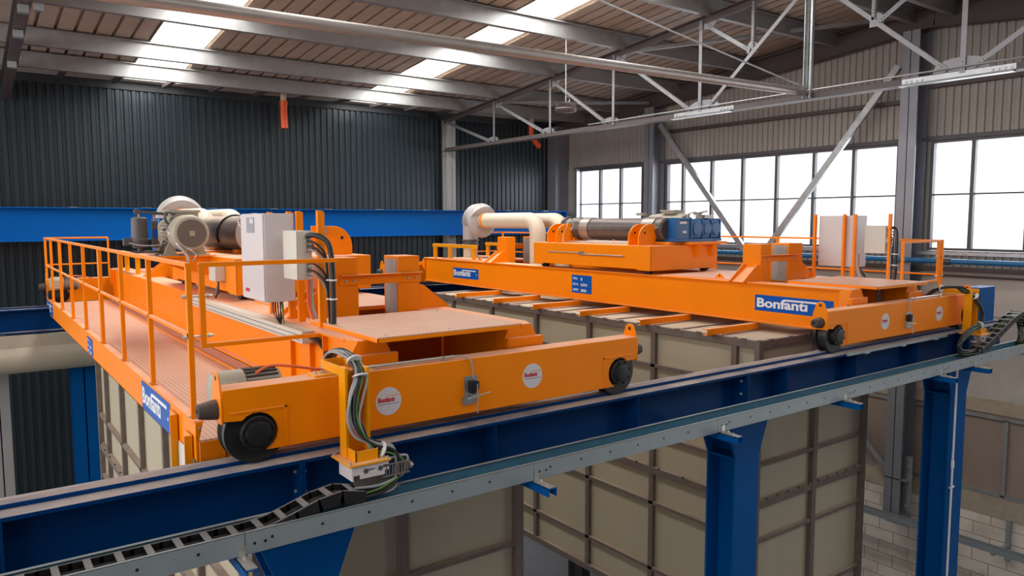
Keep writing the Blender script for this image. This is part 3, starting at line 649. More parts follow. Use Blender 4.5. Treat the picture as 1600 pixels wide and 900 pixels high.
for k, y in enumerate((6.27,7.45,8.72,9.90,11.05,12.3)):
    b = MB(); x0 = 7.68; x1 = 8.75
    b.box(x0,x1,y-.035,y+.035,-1.405,-1.395); b.box(x0,x1,y-.035,y+.035,-1.477,-1.469); b.box(x0,x1,y-.038,y-.030,-1.475,-1.397)
    tag(b.build('cover_beam', ORANGE), 'orange channel beam across the far tank top, '+('nearest the viewer','second from the viewer','third from the viewer','fourth from the viewer','fifth from the viewer','farthest from the viewer')[k], 'beam', 'orange channel beams on the far tank')
# big duct low at the left
b = MB(); pts = [(15.0,-1.90),(15.0,-2.14),(14.95,-2.17)]+[(15.08+.26*math.cos(a),-2.28+.26*math.sin(a)) for a in [R(150+ k*15) for k in range(21)]]+[(15.3,-1.90)]
b.prism([(y,z) for y,z in [(15.02,-1.92),(15.0,-2.12)]+[(15.10+.24*math.cos(R(155+k*14)),-2.32+.24*math.sin(R(155+k*14))) for k in range(15)]+[(15.3,-2.1),(15.3,-1.94)]],'x',-3,2.6)
tag(b.build('air_duct', DUCTM), 'large dusty beige duct below the far runway at the left', 'duct')
b = MB(); b.box(.28,.60,15.9,15.92,-8,-2.0).box(.28,.60,16.2,16.22,-8,-2.0).box(.43,.45,15.9,16.2,-8,-2.0)
tag(b.build('hall_column', COLG), 'pale grey column at the left edge below the duct', 'column')

# ------------------------------------------------------------ the two bridge cranes
def bridge_crane(B, label):
    """authored in the near crane's coordinates; the far crane is its mirror image"""
    MB.T = staticmethod((lambda p: (9.6-1.03*(p[0]-3.0), p[1], p[2])) if B else IDENT)
    t = thing('bridge_crane', label, 'crane')
    XL, XRr = 1.236, 4.767; ZT, ZB = -1.02, -1.43
    # girders: welded I section with outer faces, bracket ends
    for (x0, x1, gname) in ((2.20,2.52,'girder'),(3.54,3.87,'girder')):
        b = MB(); ya, yb = 5.05, 15.3
        b.box(x0,x1,ya,yb,-.868,-.85); b.box(x0,x1,ya,yb,-1.385,-1.365)
        b.box(x0+.045,x0+.06,ya,yb,-1.37,-.86); b.box(x1-.06,x1-.045,ya,yb,-1.37,-.86)
        for yy in ((5.45,5.72,6.15,15.0) if x0 < 3 else (15.0,)): b.box(x0+.004,x0+.05,yy-.006,yy+.006,-1.37,-.86)
        g = b.build(gname, ORANGE, t, bevel=.002)
        for ye, dy in ((5.06,-1),(15.29,1)):
            yf = ye+dy*.13; yg = yf+dy*.055
            body = MB(); body.add([(x0+.004,ye,-1.15),(x1-.004,ye,-1.15),(x1-.004,yf,-1.02),(x0+.004,yf,-1.02),(x0+.004,ye,-.851),(x1-.004,ye,-.851),(x1-.06,yf,-.853),(x0+.06,yf,-.853),(x1-.004,yf,-.955),(x0+.004,yf,-.955)],
                  [(0,1,2,3),(4,5,6,7),(1,5,6,8,2),(0,3,9,7,4),(3,2,8,9),(9,8,6,7),(0,4,5,1)])
            o = body.build('end_bracket', ORANGE, g, bevel=.003)
            MB().box(x0-.004,x1+.03,min(yf,yg),max(yf,yg),-1.03,-.952).build('bracket_step', ORANGE, g, bevel=.004)
    # square torsion panel between the girders and far tie
    MB().box(2.50,3.56,5.95,5.97,-1.37,-.87).box(2.50,3.56,13.2,13.22,-1.37,-.92).parts('diaphragm', ORANGE, t)
    MB().cyl((2.78,5.72,-1.37),(2.78,5.72,-.85),.09,n=24).build('guide_tube', ORANGE, t)
    MB().box(2.60,2.64,5.2,5.26,-1.3,-.85).build('plate_prop', LINER, t)
    # end carriages
    for near in (True, False):
        yc = YR if near else 15.62; w = .17; y0, y1 = yc-.108, yc+.072
        fa = y0 if near else y1
        hubx = (XL+.205, XRr-.205)
        def outline():
            def arc(cx, s_):
                pts = [(cx-s_*.205, ZB+.215)]
                pts += [(cx-s_*.09, ZB+.205)]
                for a in range(120,-61,-20): pts.append((cx+s_*.128*math.cos(R(a)), -1.312+.128*math.sin(R(a))))
                pts.append((cx+s_*.055, ZB)); return pts
            l = arc(hubx[0],1); r_ = arc(hubx[1],-1)
            return [(XL,ZT)]+l+list(reversed(r_))+[(XRr,ZT)]
        c_ = MB().prism(outline(),'y',y0,y1).build('end_carriage', ORANGE, t, bevel=.022)
        fy = y0 if near else y0
        for s_, hx, xe in ((1,hubx[0],XL),(-1,hubx[1],XRr)):
            b = MB(); b.lathe((hx,yc-.075,-1.312),(0,1,0),[(0,.05),(0,.195),(.03,.20),(.045,.172),(.105,.172),(.12,.20),(.15,.195),(.15,.05)],48); b.build('wheel', BLACK, c_)
            b = MB(); b.lathe((hx,y0+.03,-1.312),(0,-1,0),[(0,.108),(.045,.108),(.050,.103),(.051,.080),(.064,.077),(.067,.070),(.067,.01)],40)
            for k in range(8): a = 2*math.pi*k/8+.3; b.bolt((hx+.094*math.cos(a),y0-.022,-1.312+.094*math.sin(a)),(0,-1,0),.009)
            b.build('hub_cap', HUB, c_)
            if not near:
                b = MB(); b.lathe((hx,y1-.03,-1.312),(0,1,0),[(0,.108),(.045,.108),(.085,.068),(.085,.01)],24); b.build('hub_cap', HUB, c_)
            # raised doubler plate beside the hub
            MB().box(min(hx-s_*.16,hx+s_*.19),max(hx-s_*.16,hx+s_*.19),y0-.006,y0,-1.175,-1.165).box(min(hx+s_*.175,hx+s_*.19),max(hx+s_*.175,hx+s_*.19),y0-.006,y0,-1.42,-1.165).build('doubler_edge', ORANGE, c_)
            # end plate with a lifting eye
            o = xe; ym = (y0+y1)/2; pl = [(y0-.004,ZB+.20),(y1+.004,ZB+.20),(y1+.004,ZT-.04),(ym+.05,ZT+.085),(ym+.02,ZT+.105),(ym-.02,ZT+.105),(ym-.05,ZT+.085),(y0-.004,ZT-.04)]
            MB().prism(pl,'x',o-s_*.012,o+s_*.0).build('end_plate', ORANGE, c_, bevel=.003)
            MB().cyl((o-s_*.0135,ym,ZT+.065),(o+s_*.0015,ym,ZT+.065),.016,n=16).build('eye_hole', HUB, c_)
            MB().lathe((o-s_*.012,ym,-1.15),(-s_,0,0),[(0,.062),(.03,.06),(.10,.048),(.112,.044),(.112,.018),(.09,.016)],28).build('buffer', RUBBER, c_)
        # travel motor behind the walkway-side end
        ymo = y1+.17 if near else y0-.17
        m_ = MB(); dx = XL+.24; zm = -1.085
        m_.lathe((dx,ymo,zm),(-1,0,0),[(-.22,.06),(-.22,.10),(.0,.10),(.02,.118),(.18,.118),(.21,.105),(.225,.07),(.23,.02)],32)
        m_.box(dx-.16,dx-.08,ymo-.13,ymo-.09,zm-.08,zm+.06); m_.build('travel_motor', MOTOR, t)
        m_ = MB()
        for k in range(20): a = R(9+k*18); m_.bar((dx-.02,ymo+.108*math.cos(a),zm+.108*math.sin(a)),(dx+.20,ymo+.108*math.cos(a),zm+.108*math.sin(a)),.006,.024,(0,-math.sin(a),math.cos(a)))
        m_.build('motor_fins', DGREY, t)
        MB().tube(smoothpath([(dx+.05,ymo-.08,-.99),(dx+.16,ymo-.06,-.955),(dx+.36,ymo-.06,-.99),(dx+.6,ymo,-1.06)]),.010).build('motor_cable', CABLEO, t)
    # walkway: channel edge, checker plate, brown inner strip
    xo = 1.255; yo = 5.0 if B else 5.42
    b = MB(); b.box(xo,xo+.012,yo,15.95,-1.665,-1.385); b.box(xo-.004,xo+.06,yo,15.95,-1.392,-1.378); b.box(xo,xo+.05,yo,15.95,-1.665,-1.655); b.box(xo,xo+.06,yo-.015,yo,-1.665,-1.385); b.build('walkway_channel', ORANGE, t, bevel=.002)
    b = MB().prism([(xo+.05,15.0),(xo+.05,yo-.02),(xo+.05 if B else 1.17,4.956),(2.19,4.956),(2.19,15.0)],'z',-1.405,-1.39); b.build('walkway_deck', CHECK, t)
    if not B: MB().box(1.17,xo+.07,4.945,4.956,-1.56,-1.40).build('end_angle', ORANGE, t)
    b = MB(); b.box(2.03,2.19,5.0,15.0,-1.389,-1.384); b.build('deck_edge', DUSTY, t); MB().box(2.018,2.029,5.0,15.0,-1.39,-1.375).build('deck_strip', ORANGE, t)
    b = MB()
    b.box(xo+.07,2.2,4.955,4.965,-1.56,-1.406); b.box(xo+.07,2.2,4.91,4.965,-1.568,-1.56); b.box(xo+.07,2.2,4.91,4.955,-1.412,-1.406)
    for y in (6.4,8.0,9.6,11.2,12.8,14.4): b.box(xo+.01,2.2,y,y+.01,-1.55,-1.405)
    b.build('cross_member', ORANGE, t)
    MB().box(xo-.020,xo-.008,5.92,6.10,-1.86,-1.43).box(xo-.06,xo-.008,5.905,5.92,-1.86,-1.43).build('guide_bar', YELLOW, t)
    MB().box(xo-.020,xo-.008,5.49,5.66,-1.86,-1.49).box(xo-.06,xo-.008,5.475,5.49,-1.86,-1.49).build('guide_bar', YELLOW, t)
    b = MB(); b.bolt((xo+.03,yo-.015,-1.43),(0,-1,0),.012); b.bolt((xo+.03,yo-.015,-1.54),(0,-1,0),.012); b.parts('end_bolt', CHROME, t)
    MB().box(xo-.010,xo-.006,5.69,5.88,-1.86,-1.62).build('notice_card', STICK, t)
    # railing: bars plus posts
    ro = 1.262; b = MB(); ry = 5.08 if B else 5.5
    b.box(ro-.016,ro+.022,ry-.02,15.92,-.315,-.285); b.box(ro-.012,ro+.018,ry-.02,15.92,-.80,-.775)
    b.box(ro,2.28,15.90,15.93,-.315,-.285); b.box(ro,2.28,15.90,15.93,-.79,-.765); rl = b.build('railing', ORANGE, t, bevel=.003)
    ps = [ry+1.345*k for k in range(8)]+[15.9]
    for i, y in enumerate(ps):
        w = .045 if i in (3,6) else .022
        MB().box(ro-.012,ro+.024,y-w,y+w,-1.385,-.315).build('post', ORANGE, rl, bevel=.002)
        b = MB(); b.bolt((ro-.012,y,-1.36),(-1,0,0),.012); b.bolt((ro+.03,y-.03,-1.378),(0,0,1),.010); b.parts('post_bolt', CHROME, rl)
    MB().box(2.26,2.29,15.90,15.93,-1.39,-.315).build('post', ORANGE, rl)
    b = MB(); gx0, gx1, gy = 1.335, 2.36, ry
    b.box(gx0,gx1,gy-.018,gy+.018,-.318,-.286); b.box(gx0,gx1,gy-.018,gy+.018,-.885,-.855); b.box(gx0,gx0+.038,gy-.018,gy+.018,-.855,-.318); B and b.box(gx1-.03,gx1,gy-.018,gy+.018,-.855,-.318); b.build('gate_frame', ORANGE, t, bevel=.003)
    b = MB()
    for z in (-.52,-.80): b.cyl((ro-.04,gy,z),(gx0+.09,gy,z),.008,n=8); b.cyl((ro-.04,gy,z),(ro-.02,gy,z),.016,n=6); b.cyl((gx0+.05,gy,z),(gx0+.07,gy,z),.016,n=6)
    b.parts('gate_bolt', CHROME, t)
    # cabinet, poles, junction box
    for y in ((6.92,6.42,6.2,5.74) if not B else (6.40,5.94,5.78,5.28)):
        top = .082
        MB().box(2.30,2.34,y-.02,y+.02,-.86,top).box(2.335,2.355,y-.024,y-.016,-.86,top-.01).build('cabinet_pole', ORANGE, t, bevel=.002)
    base_T = MB.T; dyc = -.44 if B else 0.0
    MB.T = staticmethod(lambda p, f=base_T, d=dyc: f((p[0],p[1]+d,p[2])))      # the whole electrical group sits nearer on the far crane
    cb = MB().box(2.035,2.285,6.21,6.80,-.675,.062).build('control_cabinet', ENAM, t, bevel=.006)
    MB().box(2.022,2.035,6.215,6.795,-.668,.055).build('door', ENAM, cb, bevel=.004)
    MB().box(2.018,2.022,6.42,6.62,-.10,.03).build('rating_label', LABEL, cb)
    MB().box(2.017,2.018,6.44,6.53,-.02,.02).build('label_print', STICK, cb)
    MB().box(2.018,2.022,6.60,6.70,-.61,-.58).build('red_mark', REDT, cb)
    MB().cyl((2.03,6.80,-.05),(2.03,6.82,-.05),.012,n=10).tube([(2.02,6.81,.04),(2.01,6.84,.0),(2.02,6.81,-.05)],.004,6).build('lock', CHROME, cb)
    jb = MB().box(2.16,2.28,5.80,6.10,-.468,-.078).build('junction_box', ENAMG, t, bevel=.006)
    MB().box(2.150,2.16,5.80,6.10,-.468,-.078).build('lid', ENAMG, jb, bevel=.004)
    b = MB()
    for k, z in enumerate((-.12,-.16,-.20,-.23,-.33,-.36,-.39,-.42)): b.cyl((2.23,5.80,z),(2.23,5.765,z),.016 if k else .024,n=10)
    b.parts('cable_gland', CHROME, jb)
    b = MB()
    for k, z in enumerate((-.16,-.20,-.33,-.39)):
        b.tube(smoothpath([(2.23,5.77,z),(2.26,5.70,z-.01),(2.33,5.66,z-.10),(2.35,5.66,z-.30),(2.355,5.66,-.86)],5),.009,6)
    b.build('black_wiring', CABLEK, t)
    b = MB()
    for k, z in enumerate((-.23,-.36,-.42)):
        b.tube(smoothpath([(2.23,5.77,z),(2.27,5.71,z-.01),(2.34,5.68,z-.12),(2.36,5.68,z-.30),(2.365,5.68,-.88)],5),.007,6)
    b.build('grey_wiring', CABLEG, t)
    MB().tube(smoothpath([(2.23,5.77,-.12),(2.26,5.70,-.11),(2.33,5.62,-.16),(2.36,5.60,-.32),(2.365,5.60,-.7),(2.365,5.60,-1.05),(2.33,5.30,-1.12)],6),.022,12).build('main_cable', CABLEK, t)
    b = MB()
    for z in (-.47,-.62,-.85): b.lathe((2.365,5.60,z),(0,0,1),[(0,.022),(0,.030),(.012,.030),(.012,.022)],14).box(2.33,2.37,5.62,5.66,z,z+.01)
    b.build('cable_tie', TIE, t)
    for k,(x,m_) in enumerate(((2.36,CABLEO),(2.375,CABLEO),(2.39,CABLEG),(2.40,CABLEG))):
        MB().tube(smoothpath([(x,6.12,-.48),(x,6.12,-.7),(x+.01,6.08,-.80),(x+.02,6.05,-.86)]),.010,6).build('drop_cable', m_, t)
    b = MB()
    for k in range(5): b.tube(smoothpath([(2.10+.02*k,6.24,-.675),(2.09+.02*k,6.20,-.76),(2.12,6.12,-.86),(2.15,6.1,-.90)]),.006,6)
    b.build('cabinet_wiring', CABLEK, t)
    MB().tube(smoothpath([(2.17,6.24,-.675),(2.15,6.14,-.78),(2.14,6.10,-.95)]),.006,6).build('earth_wire', CABLEGR, t)
    MB.T = staticmethod(base_T)
    # slotted wiring duct on the girder's walkway side
    d_ = MB().box(2.11,2.20,5.62,9.3,-.95,-.862).build('wiring_duct', ENAMG, t, bevel=.002)
    MB().box(2.105,2.205,5.60,9.32,-.862,-.850).build('duct_cover', PVCB, d_)
    b = MB()
    for k in range(90): y = 5.66+k*.04; b.box(2.1085,2.1105,y,y+.022,-.892,-.884); b.box(2.1085,2.1105,y,y+.022,-.932,-.924)
    b.build('duct_slot', HUB, d_)
    b = MB()
    for k in range(6): b.tube(smoothpath([(2.16+.008*k,5.64,-.90),(2.20+.01*k,5.55,-.93),(2.22+.012*k,5.42,-1.02),(2.22+.013*k,5.30,-1.13),(2.20+.01*k,5.2,-1.2)]),.008,6)
    b.build('duct_outlet_wiring', CABLEK, t)
    # covers between the girders: near plate, middle plates
    for (a, c_) in ((4.74,5.98),):
        p_ = MB().box(2.32,3.57,a,c_,-.820,-.812).build('cover_plate', CHECK, t)
        b = MB(); b.box(2.32,3.57,a,a+.006,-.849,-.820); b.box(2.32,2.326,a,c_,-.849,-.820); b.box(3.564,3.57,a,c_,-.849,-.820); b.build('plate_edge', ORANGE, p_)
        b = MB()
        for x in (2.42,2.95,3.48):
            for y in (a+.08,c_-.08): b.bolt((x,y,-.813),(0,0,1),.012,.004)
        b.build('plate_bolt', CHROME, p_)
    for (a, c_) in ((6.75,8.0),(12.95,14.6)):
        p_ = MB().box(2.50,3.80,a,c_,-.84,-.832).build('hatch_plate', CHECK, t)
        b = MB(); b.box(2.50,3.80,a,a+.006,-.868,-.84); b.box(3.794,3.80,a,c_,-.868,-.84); b.box(2.50,2.506,a,c_,-.868,-.84); b.build('plate_edge', ORANGE, p_)
        for ex in (3.74,2.56):
            ey = a+.22
            pl = [(ey-.11,-.845),(ey+.11,-.845),(ey+.03,-.775),(ey,-.765),(ey-.03,-.775)]
            MB().prism(pl,'x',ex-.006,ex+.006).build('lifting_eye', ORANGE, p_, bevel=.002)
            MB().cyl((ex-.0075,ey,-.795),(ex+.0075,ey,-.795),.013,n=12).build('eye_hole', HUB, p_)
    # guide towers
    for (yy, dy) in ((6.40,1),(12.75,-1)):
        for (x0, x1, s_) in ((2.62,2.95,-1),(3.36,3.59,1)):
            zt_ = -.335
            tw = MB().box(x0,x1,yy,yy+.30*dy,-.90,zt_).build('guide_tower', ORANGE, t, bevel=.006)
            xin = x0-.004 if s_ > 0 else x1+.004
            MB().box(min(xin,xin+s_*.006),max(xin,xin+s_*.006),min(yy+.03*dy,yy+.27*dy),max(yy+.03*dy,yy+.27*dy),-.88,zt_-.03).build('wear_strip', LINER, tw)
            xa = x1 if s_ > 0 else x0
            for q in (.02,.25):
                MB().prism([(xa,-.62),(xa+s_*.05,-.62),(xa+s_*.34,-.84),(xa+s_*.34,-.86),(xa,-.86)],'y',yy+q*dy,yy+(q+.014)*dy).build('gusset', ORANGE, tw)
            MB().prism([(xa,-.66),(xa+s_*.30,-.85),(xa+s_*.30,-.86),(xa,-.86)],'y',yy+.036*dy,yy+.248*dy).build('gusset', ORANGE, tw)
        b = MB(); f_ = yy-.012*dy
        b.box(2.76,3.60,min(f_,yy),max(f_,yy),-.585,-.49); b.box(2.76,3.60,min(f_-.05*dy,yy),max(f_-.05*dy,yy),-.498,-.49); g_ = b.build('tower_tie', ORANGE, t, bevel=.002)
        b = MB()
        for x in (2.82,2.90,3.46,3.54): b.bolt((x,f_,-.545),(0,-dy,0),.014)
        b.parts('tie_bolt', CHROME, g_)
    # low yellow stops at the far end of the girders
    for x0 in (2.30,3.72):
        b = MB(); b.box(x0,x0+.06,13.35,13.43,-.85,-.57); b.box(x0,x0+.06,14.3,14.38,-.85,-.57); b.box(x0,x0+.06,14.95,15.03,-.85,-.57); b.box(x0-.01,x0+.07,13.30,15.05,-.59,-.52); b.build('low_rail', YELLOW, t)
    # conduit along the near carriage and the limit switch
    MB().cyl((2.10,4.675,-.995),(2.90,4.675,-.995),.011,n=10).box(2.16,2.175,4.66,4.69,-1.02,-.985).box(2.80,2.815,4.66,4.69,-1.02,-.985).build('carriage_conduit', CHROME, t)
    MB().tube(smoothpath([(2.88,4.675,-.995),(2.96,4.665,-.995),(3.02,4.62,-1.04),(3.035,4.62,-1.16)]),.006,8).build('switch_cable', CABLEG, t)
    sw = MB().box(2.965,3.075,4.632,4.638,-1.345,-1.15).box(2.945,3.05,4.628,4.634,-1.36,-1.30).build('limit_switch', GALV, t)
    MB().box(2.995,3.045,4.585,4.632,-1.27,-1.18).box(3.055,3.075,4.60,4.632,-1.25,-1.19).build('switch_body', HUB, sw, bevel=.003)
    MB().cyl((3.03,4.632,-1.29),(3.03,4.56,-1.29),.014,n=12).cyl((2.95,4.565,-1.30),(3.15,4.565,-1.275),.005,n=8).cyl((3.035,4.565,-1.20),(3.035,4.565,-1.42),.005,n=8).build('switch_arm', CHROME, sw)
    # cable drop bracket
    bx, by0, w = (1.93, 4.42, .17) if not B else (1.592, 4.42, .21)
    b = MB(); b.box(bx,bx+.020,by0,by0+.09,-1.512,-.93); b.box(bx+w-.020,bx+w,by0,by0+.09,-1.512,-.94); b.box(bx+.002,bx+w-.002,by0+.09,by0+.102,-1.512,-.97)
    b.box(bx,bx+.012,by0+.09,4.80,-.99,-.93); b.box(bx+w-.012,bx+w,by0+.103,4.80,-.99,-.94); b.box(bx,bx+w,4.80,4.812,-.99,-.93)
    b.box(bx-.10,bx+w,4.66,4.80,-1.022,-1.005)
    cbk = b.build('cable_bracket', YELLOW, t, bevel=.002)
    b = MB(); b.box(bx-.055,bx+w+.06,by0-.17,by0+.12,-1.525,-1.512); b.build('foot_plate', YELLOW, cbk, bevel=.002)
    b = MB(); b.box(bx+.01,bx+w,by0-.12,by0-.112,-1.512,-1.445); b.box(bx+.01,bx+.018,by0-.12,by0,-1.512,-1.445); b.box(bx+w-.008,bx+w,by0-.12,by0,-1.512,-1.445); b.build('open_box', YELLOW, cbk, bevel=.001)
    b = MB()
    for x in (bx-.04,bx+w+.045):
        for y in (by0-.15,by0+.10): b.bolt((x,y,-1.512),(0,0,1),.010)
    for x in (bx-.075,bx-.03): b.bolt((x,4.72,-1.005),(0,0,1),.012,.014)
    b.parts('plate_bolt', CHROME, cbk)
    b = MB(); b.box(bx-.03,bx+w+.05,by0-.155,by0-.145,-1.585,-1.525); b.box(bx-.03,bx-.02,by0-.15,by0+.05,-1.62,-1.525); b.box(bx+.02,bx+w+.02,by0-.158,by0-.15,-1.61,-1.575); b.build('clamp_plate', ENAM, cbk)
    b = MB()
    for x in (bx+.06,bx+w-.01): b.cyl((x,by0-.155,-1.565),(x,by0-.161,-1.565),.016,n=14); b.box(x,x+.06,by0-.160,by0-.157,-1.562,-1.556)
    b.parts('slot_mark', DGREY, cbk, gap=.0)
    b = MB(); b.box(bx+.00,bx+.20,by0-.12,by0-.10,-1.70,-1.60); b.box(bx+.0,bx+.30,by0-.16,by0-.04,-1.715,-1.705)
    for k in range(8): b.box(bx+w+.03+k*.022,bx+w+.037+k*.022,by0-.155,by0-.148,-1.625,-1.56)
    b.box(bx+w+.01,bx+w+.20,by0-.155,by0-.148,-1.56,-1.55); b.box(bx+w+.01,bx+w+.20,by0-.155,by0-.148,-1.635,-1.625)
    b.tube([(bx+w+.20+.02*math.sin(a),by0-.13+.02*math.cos(a)*-1,-1.59) for a in [R(k*18) for k in range(11)]],.02,6)
    for x in (bx+.05,bx+.12,bx+.2): b.bolt((x,by0-.13,-1.705),(0,0,1),.012,.03)
    b.build('comb_bracket', DRUMR, cbk)
    MB.T = staticmethod(IDENT)
    mats_ = [CABLEG,CABLEK,CABLEG,CABLEGR,CABLEK,CABLEG,CABLEK,CABLEG,CABLEK,CABLEK]
    if not B: path = [(2.05,5.05,-1.15),(2.04,4.98,-1.02),(2.035,4.85,-.905),(2.035,4.70,-.871),(2.055,4.55,-.915),(2.035,4.42,-.99),(1.985,4.38,-1.117),(1.966,4.36,-1.242),(1.992,4.34,-1.341),(2.087,4.33,-1.440),(2.191,4.32,-1.485),(2.262,4.31,-1.55),(2.245,4.29,-1.624),(2.175,4.27,-1.677),(2.056,4.25,-1.704),(1.906,4.25,-1.705)]
    else: path = [(10.78,5.10,-1.28),(10.75,5.0,-1.14),(10.741,4.9,-1.0),(10.69,4.75,-.925),(10.705,4.6,-.901),(10.79,4.5,-.93),(10.905,4.42,-1.02),(11.02,4.38,-1.17),(11.05,4.36,-1.31),(10.92,4.34,-1.40),(10.65,4.32,-1.44),(10.40,4.31,-1.50),(10.26,4.3,-1.618),(10.30,4.28,-1.697),(10.5,4.26,-1.71),(10.62,4.25,-1.71)]
    offs = [(-.024,.010),(-.012,-.014),(.0,.016),(.012,-.012),(.024,.008),(-.034,-.006),(.0,-.002),(.034,-.002),(-.018,.024),(.020,.024)]
    for k,(o1,o2) in enumerate(offs):
        lim = len(path)
        P_ = []
        for q, p in enumerate(path):
            d_ = (Vector(path[min(q+1,lim-1)])-Vector(path[max(q-1,0)])).normalized(); sd = Vector((0,1,0)).cross(d_)
            if sd.length < .3 or abs(d_.y) > .8: sd = Vector((1,0,0))
            sd.normalize(); spread = 1.0+.5*math.sin(q*1.3+k)
            P_.append(Vector(p)+sd*(o1*spread*(-1 if (sd.x < 0 and abs(sd.z) < .7) else 1))+Vector((0,o2*.9,0))+Vector((0,0,o2*.3)))
        MB().tube(smoothpath(P_,5),.0055 if k == 3 else .0085 if k%3 else .0105,8).build('supply_cable', mats_[k] if not B or k == 3 else CABLEK, t)
    b = MB()
    tp = ((path[4],(0,-1,-.7)),(path[5],(0,-.5,-1)),((2.13,4.325,-1.465),(1,0,-.4))) if not B else ((path[3],(0,-1,.1)),(path[6],(1,-.2,-1)),(path[9],(-1,0,-.4)))
    for q, d in tp:
        dd = Vector(d).normalized(); b.lathe(Vector(q)-dd*.005,dd,[(0,.046),(0,.052),(.010,.052),(.010,.046)],18)
    b.parts('cable_tie', TIE, t)
    MB.T = staticmethod(IDENT)
    # lettering and stickers (never mirrored)
    def logo(xf, ya, yb, z0, z1, name='sign_plate'):
        s_ = MB().box(xf-.003,xf,yb,ya,z0,z1).build(name, SIGNB, t); h = z1-z0; L_ = ya-yb
        text('Bonfant\u0131', (xf-.003,ya-.03*L_,z0+.22*h), (0,-1,0), (0,0,1), L_*.66, h*.60, WHITE, 'lettering', s_, .03)
        MB().box(xf-.0055,xf-.003,yb+.10*L_,yb+.60*L_,z0+.73*h,z0+.84*h).cyl((xf-.003,yb+.07*L_,z0+.45*h),(xf-.0055,yb+.07*L_,z0+.45*h),.045*h if False else .06*h,n=14).build('logo_bar', WHITE, s_)
    def data(xf, ya, yb, z0, z1):
        s_ = MB().box(xf-.003,xf,yb,ya,z0,z1).build('data_plate', SIGNB, t); h = z1-z0; L_ = ya-yb
        for k,(a,c_,w1,w2) in enumerate((('TON.','5',.24,.08),('CO. N.','12274',.28,.32),('ANNO','2020',.28,.28))):
            zz = z0+h*(.74-.31*k)
            text(a,(xf-.003,ya-.06*L_,zz),(0,-1,0),(0,0,1),L_*w1,h*.13,WHITE,'lettering',s_,.02)
            text(c_,(xf-.003,ya-.46*L_,zz-.01),(0,-1,0),(0,0,1),L_*w2,h*.15,WHITE,'lettering',s_,.03)
            MB().box(xf-.0045,xf-.003,yb+.04*L_,ya-.42*L_,zz-.06*h,zz-.045*h).build('rule', BPIPE, s_)
    def sticker(x, z):
        yf = YR-.108; s_ = MB().lathe((x,yf,z),(0,-1,0),[(0,.098),(.002,.098),(.0022,.01)],40).build('round_sticker', STICK, t)
        text('Bonfant\u0131',(x-.08,yf-.0022,z-.005),(1,0,0),(0,0,1),.125,.036,REDT,'lettering',s_,.03)
        MB().box(x+.0,x+.085,yf-.0035,yf-.002,z+.036,z+.041).build('logo_bar', ORANGE, s_)
        MB().box(x-.08,x+.085,yf-.0032,yf-.002,z-.022,z-.016).build('caption_line', LABEL, s_)
    if not B:
        logo(1.255,7.28,6.17,-1.655,-1.405); logo(1.255,16.0,15.0,-1.64,-1.42); data(1.255,10.75,10.3,-1.645,-1.43)
        sticker(2.345,-1.243); sticker(3.605,-1.222)
    else:
        xf = 9.6-1.03*(3.87-.045-3.0)
        logo(xf,6.30,5.15,-1.225,-1.01); logo(xf,14.1,13.1,-1.24,-1.02); data(xf,10.12,9.60,-1.27,-.955)
        sticker(9.03,-1.23); sticker(10.42,-1.235)
    return t
bridge_crane(False, 'near orange bridge crane with its walkway and railing on the left')
bridge_crane(True, 'far orange bridge crane with its walkway on the window side')
chain('energy_chain', [(10.62,4.25,-1.70),(10.80,4.25,-1.66),(11.60,4.25,-1.36),(11.85,4.25,-1.31),(12.05,4.25,-1.36),(12.22,4.25,-1.50),(12.26,4.25,-1.66),(12.20,4.25,-1.82),(12.05,4.25,-1.93),(11.9,4.25,-1.97)], 'black energy chain arching up at the right end of the tray', CABLEG, 1)

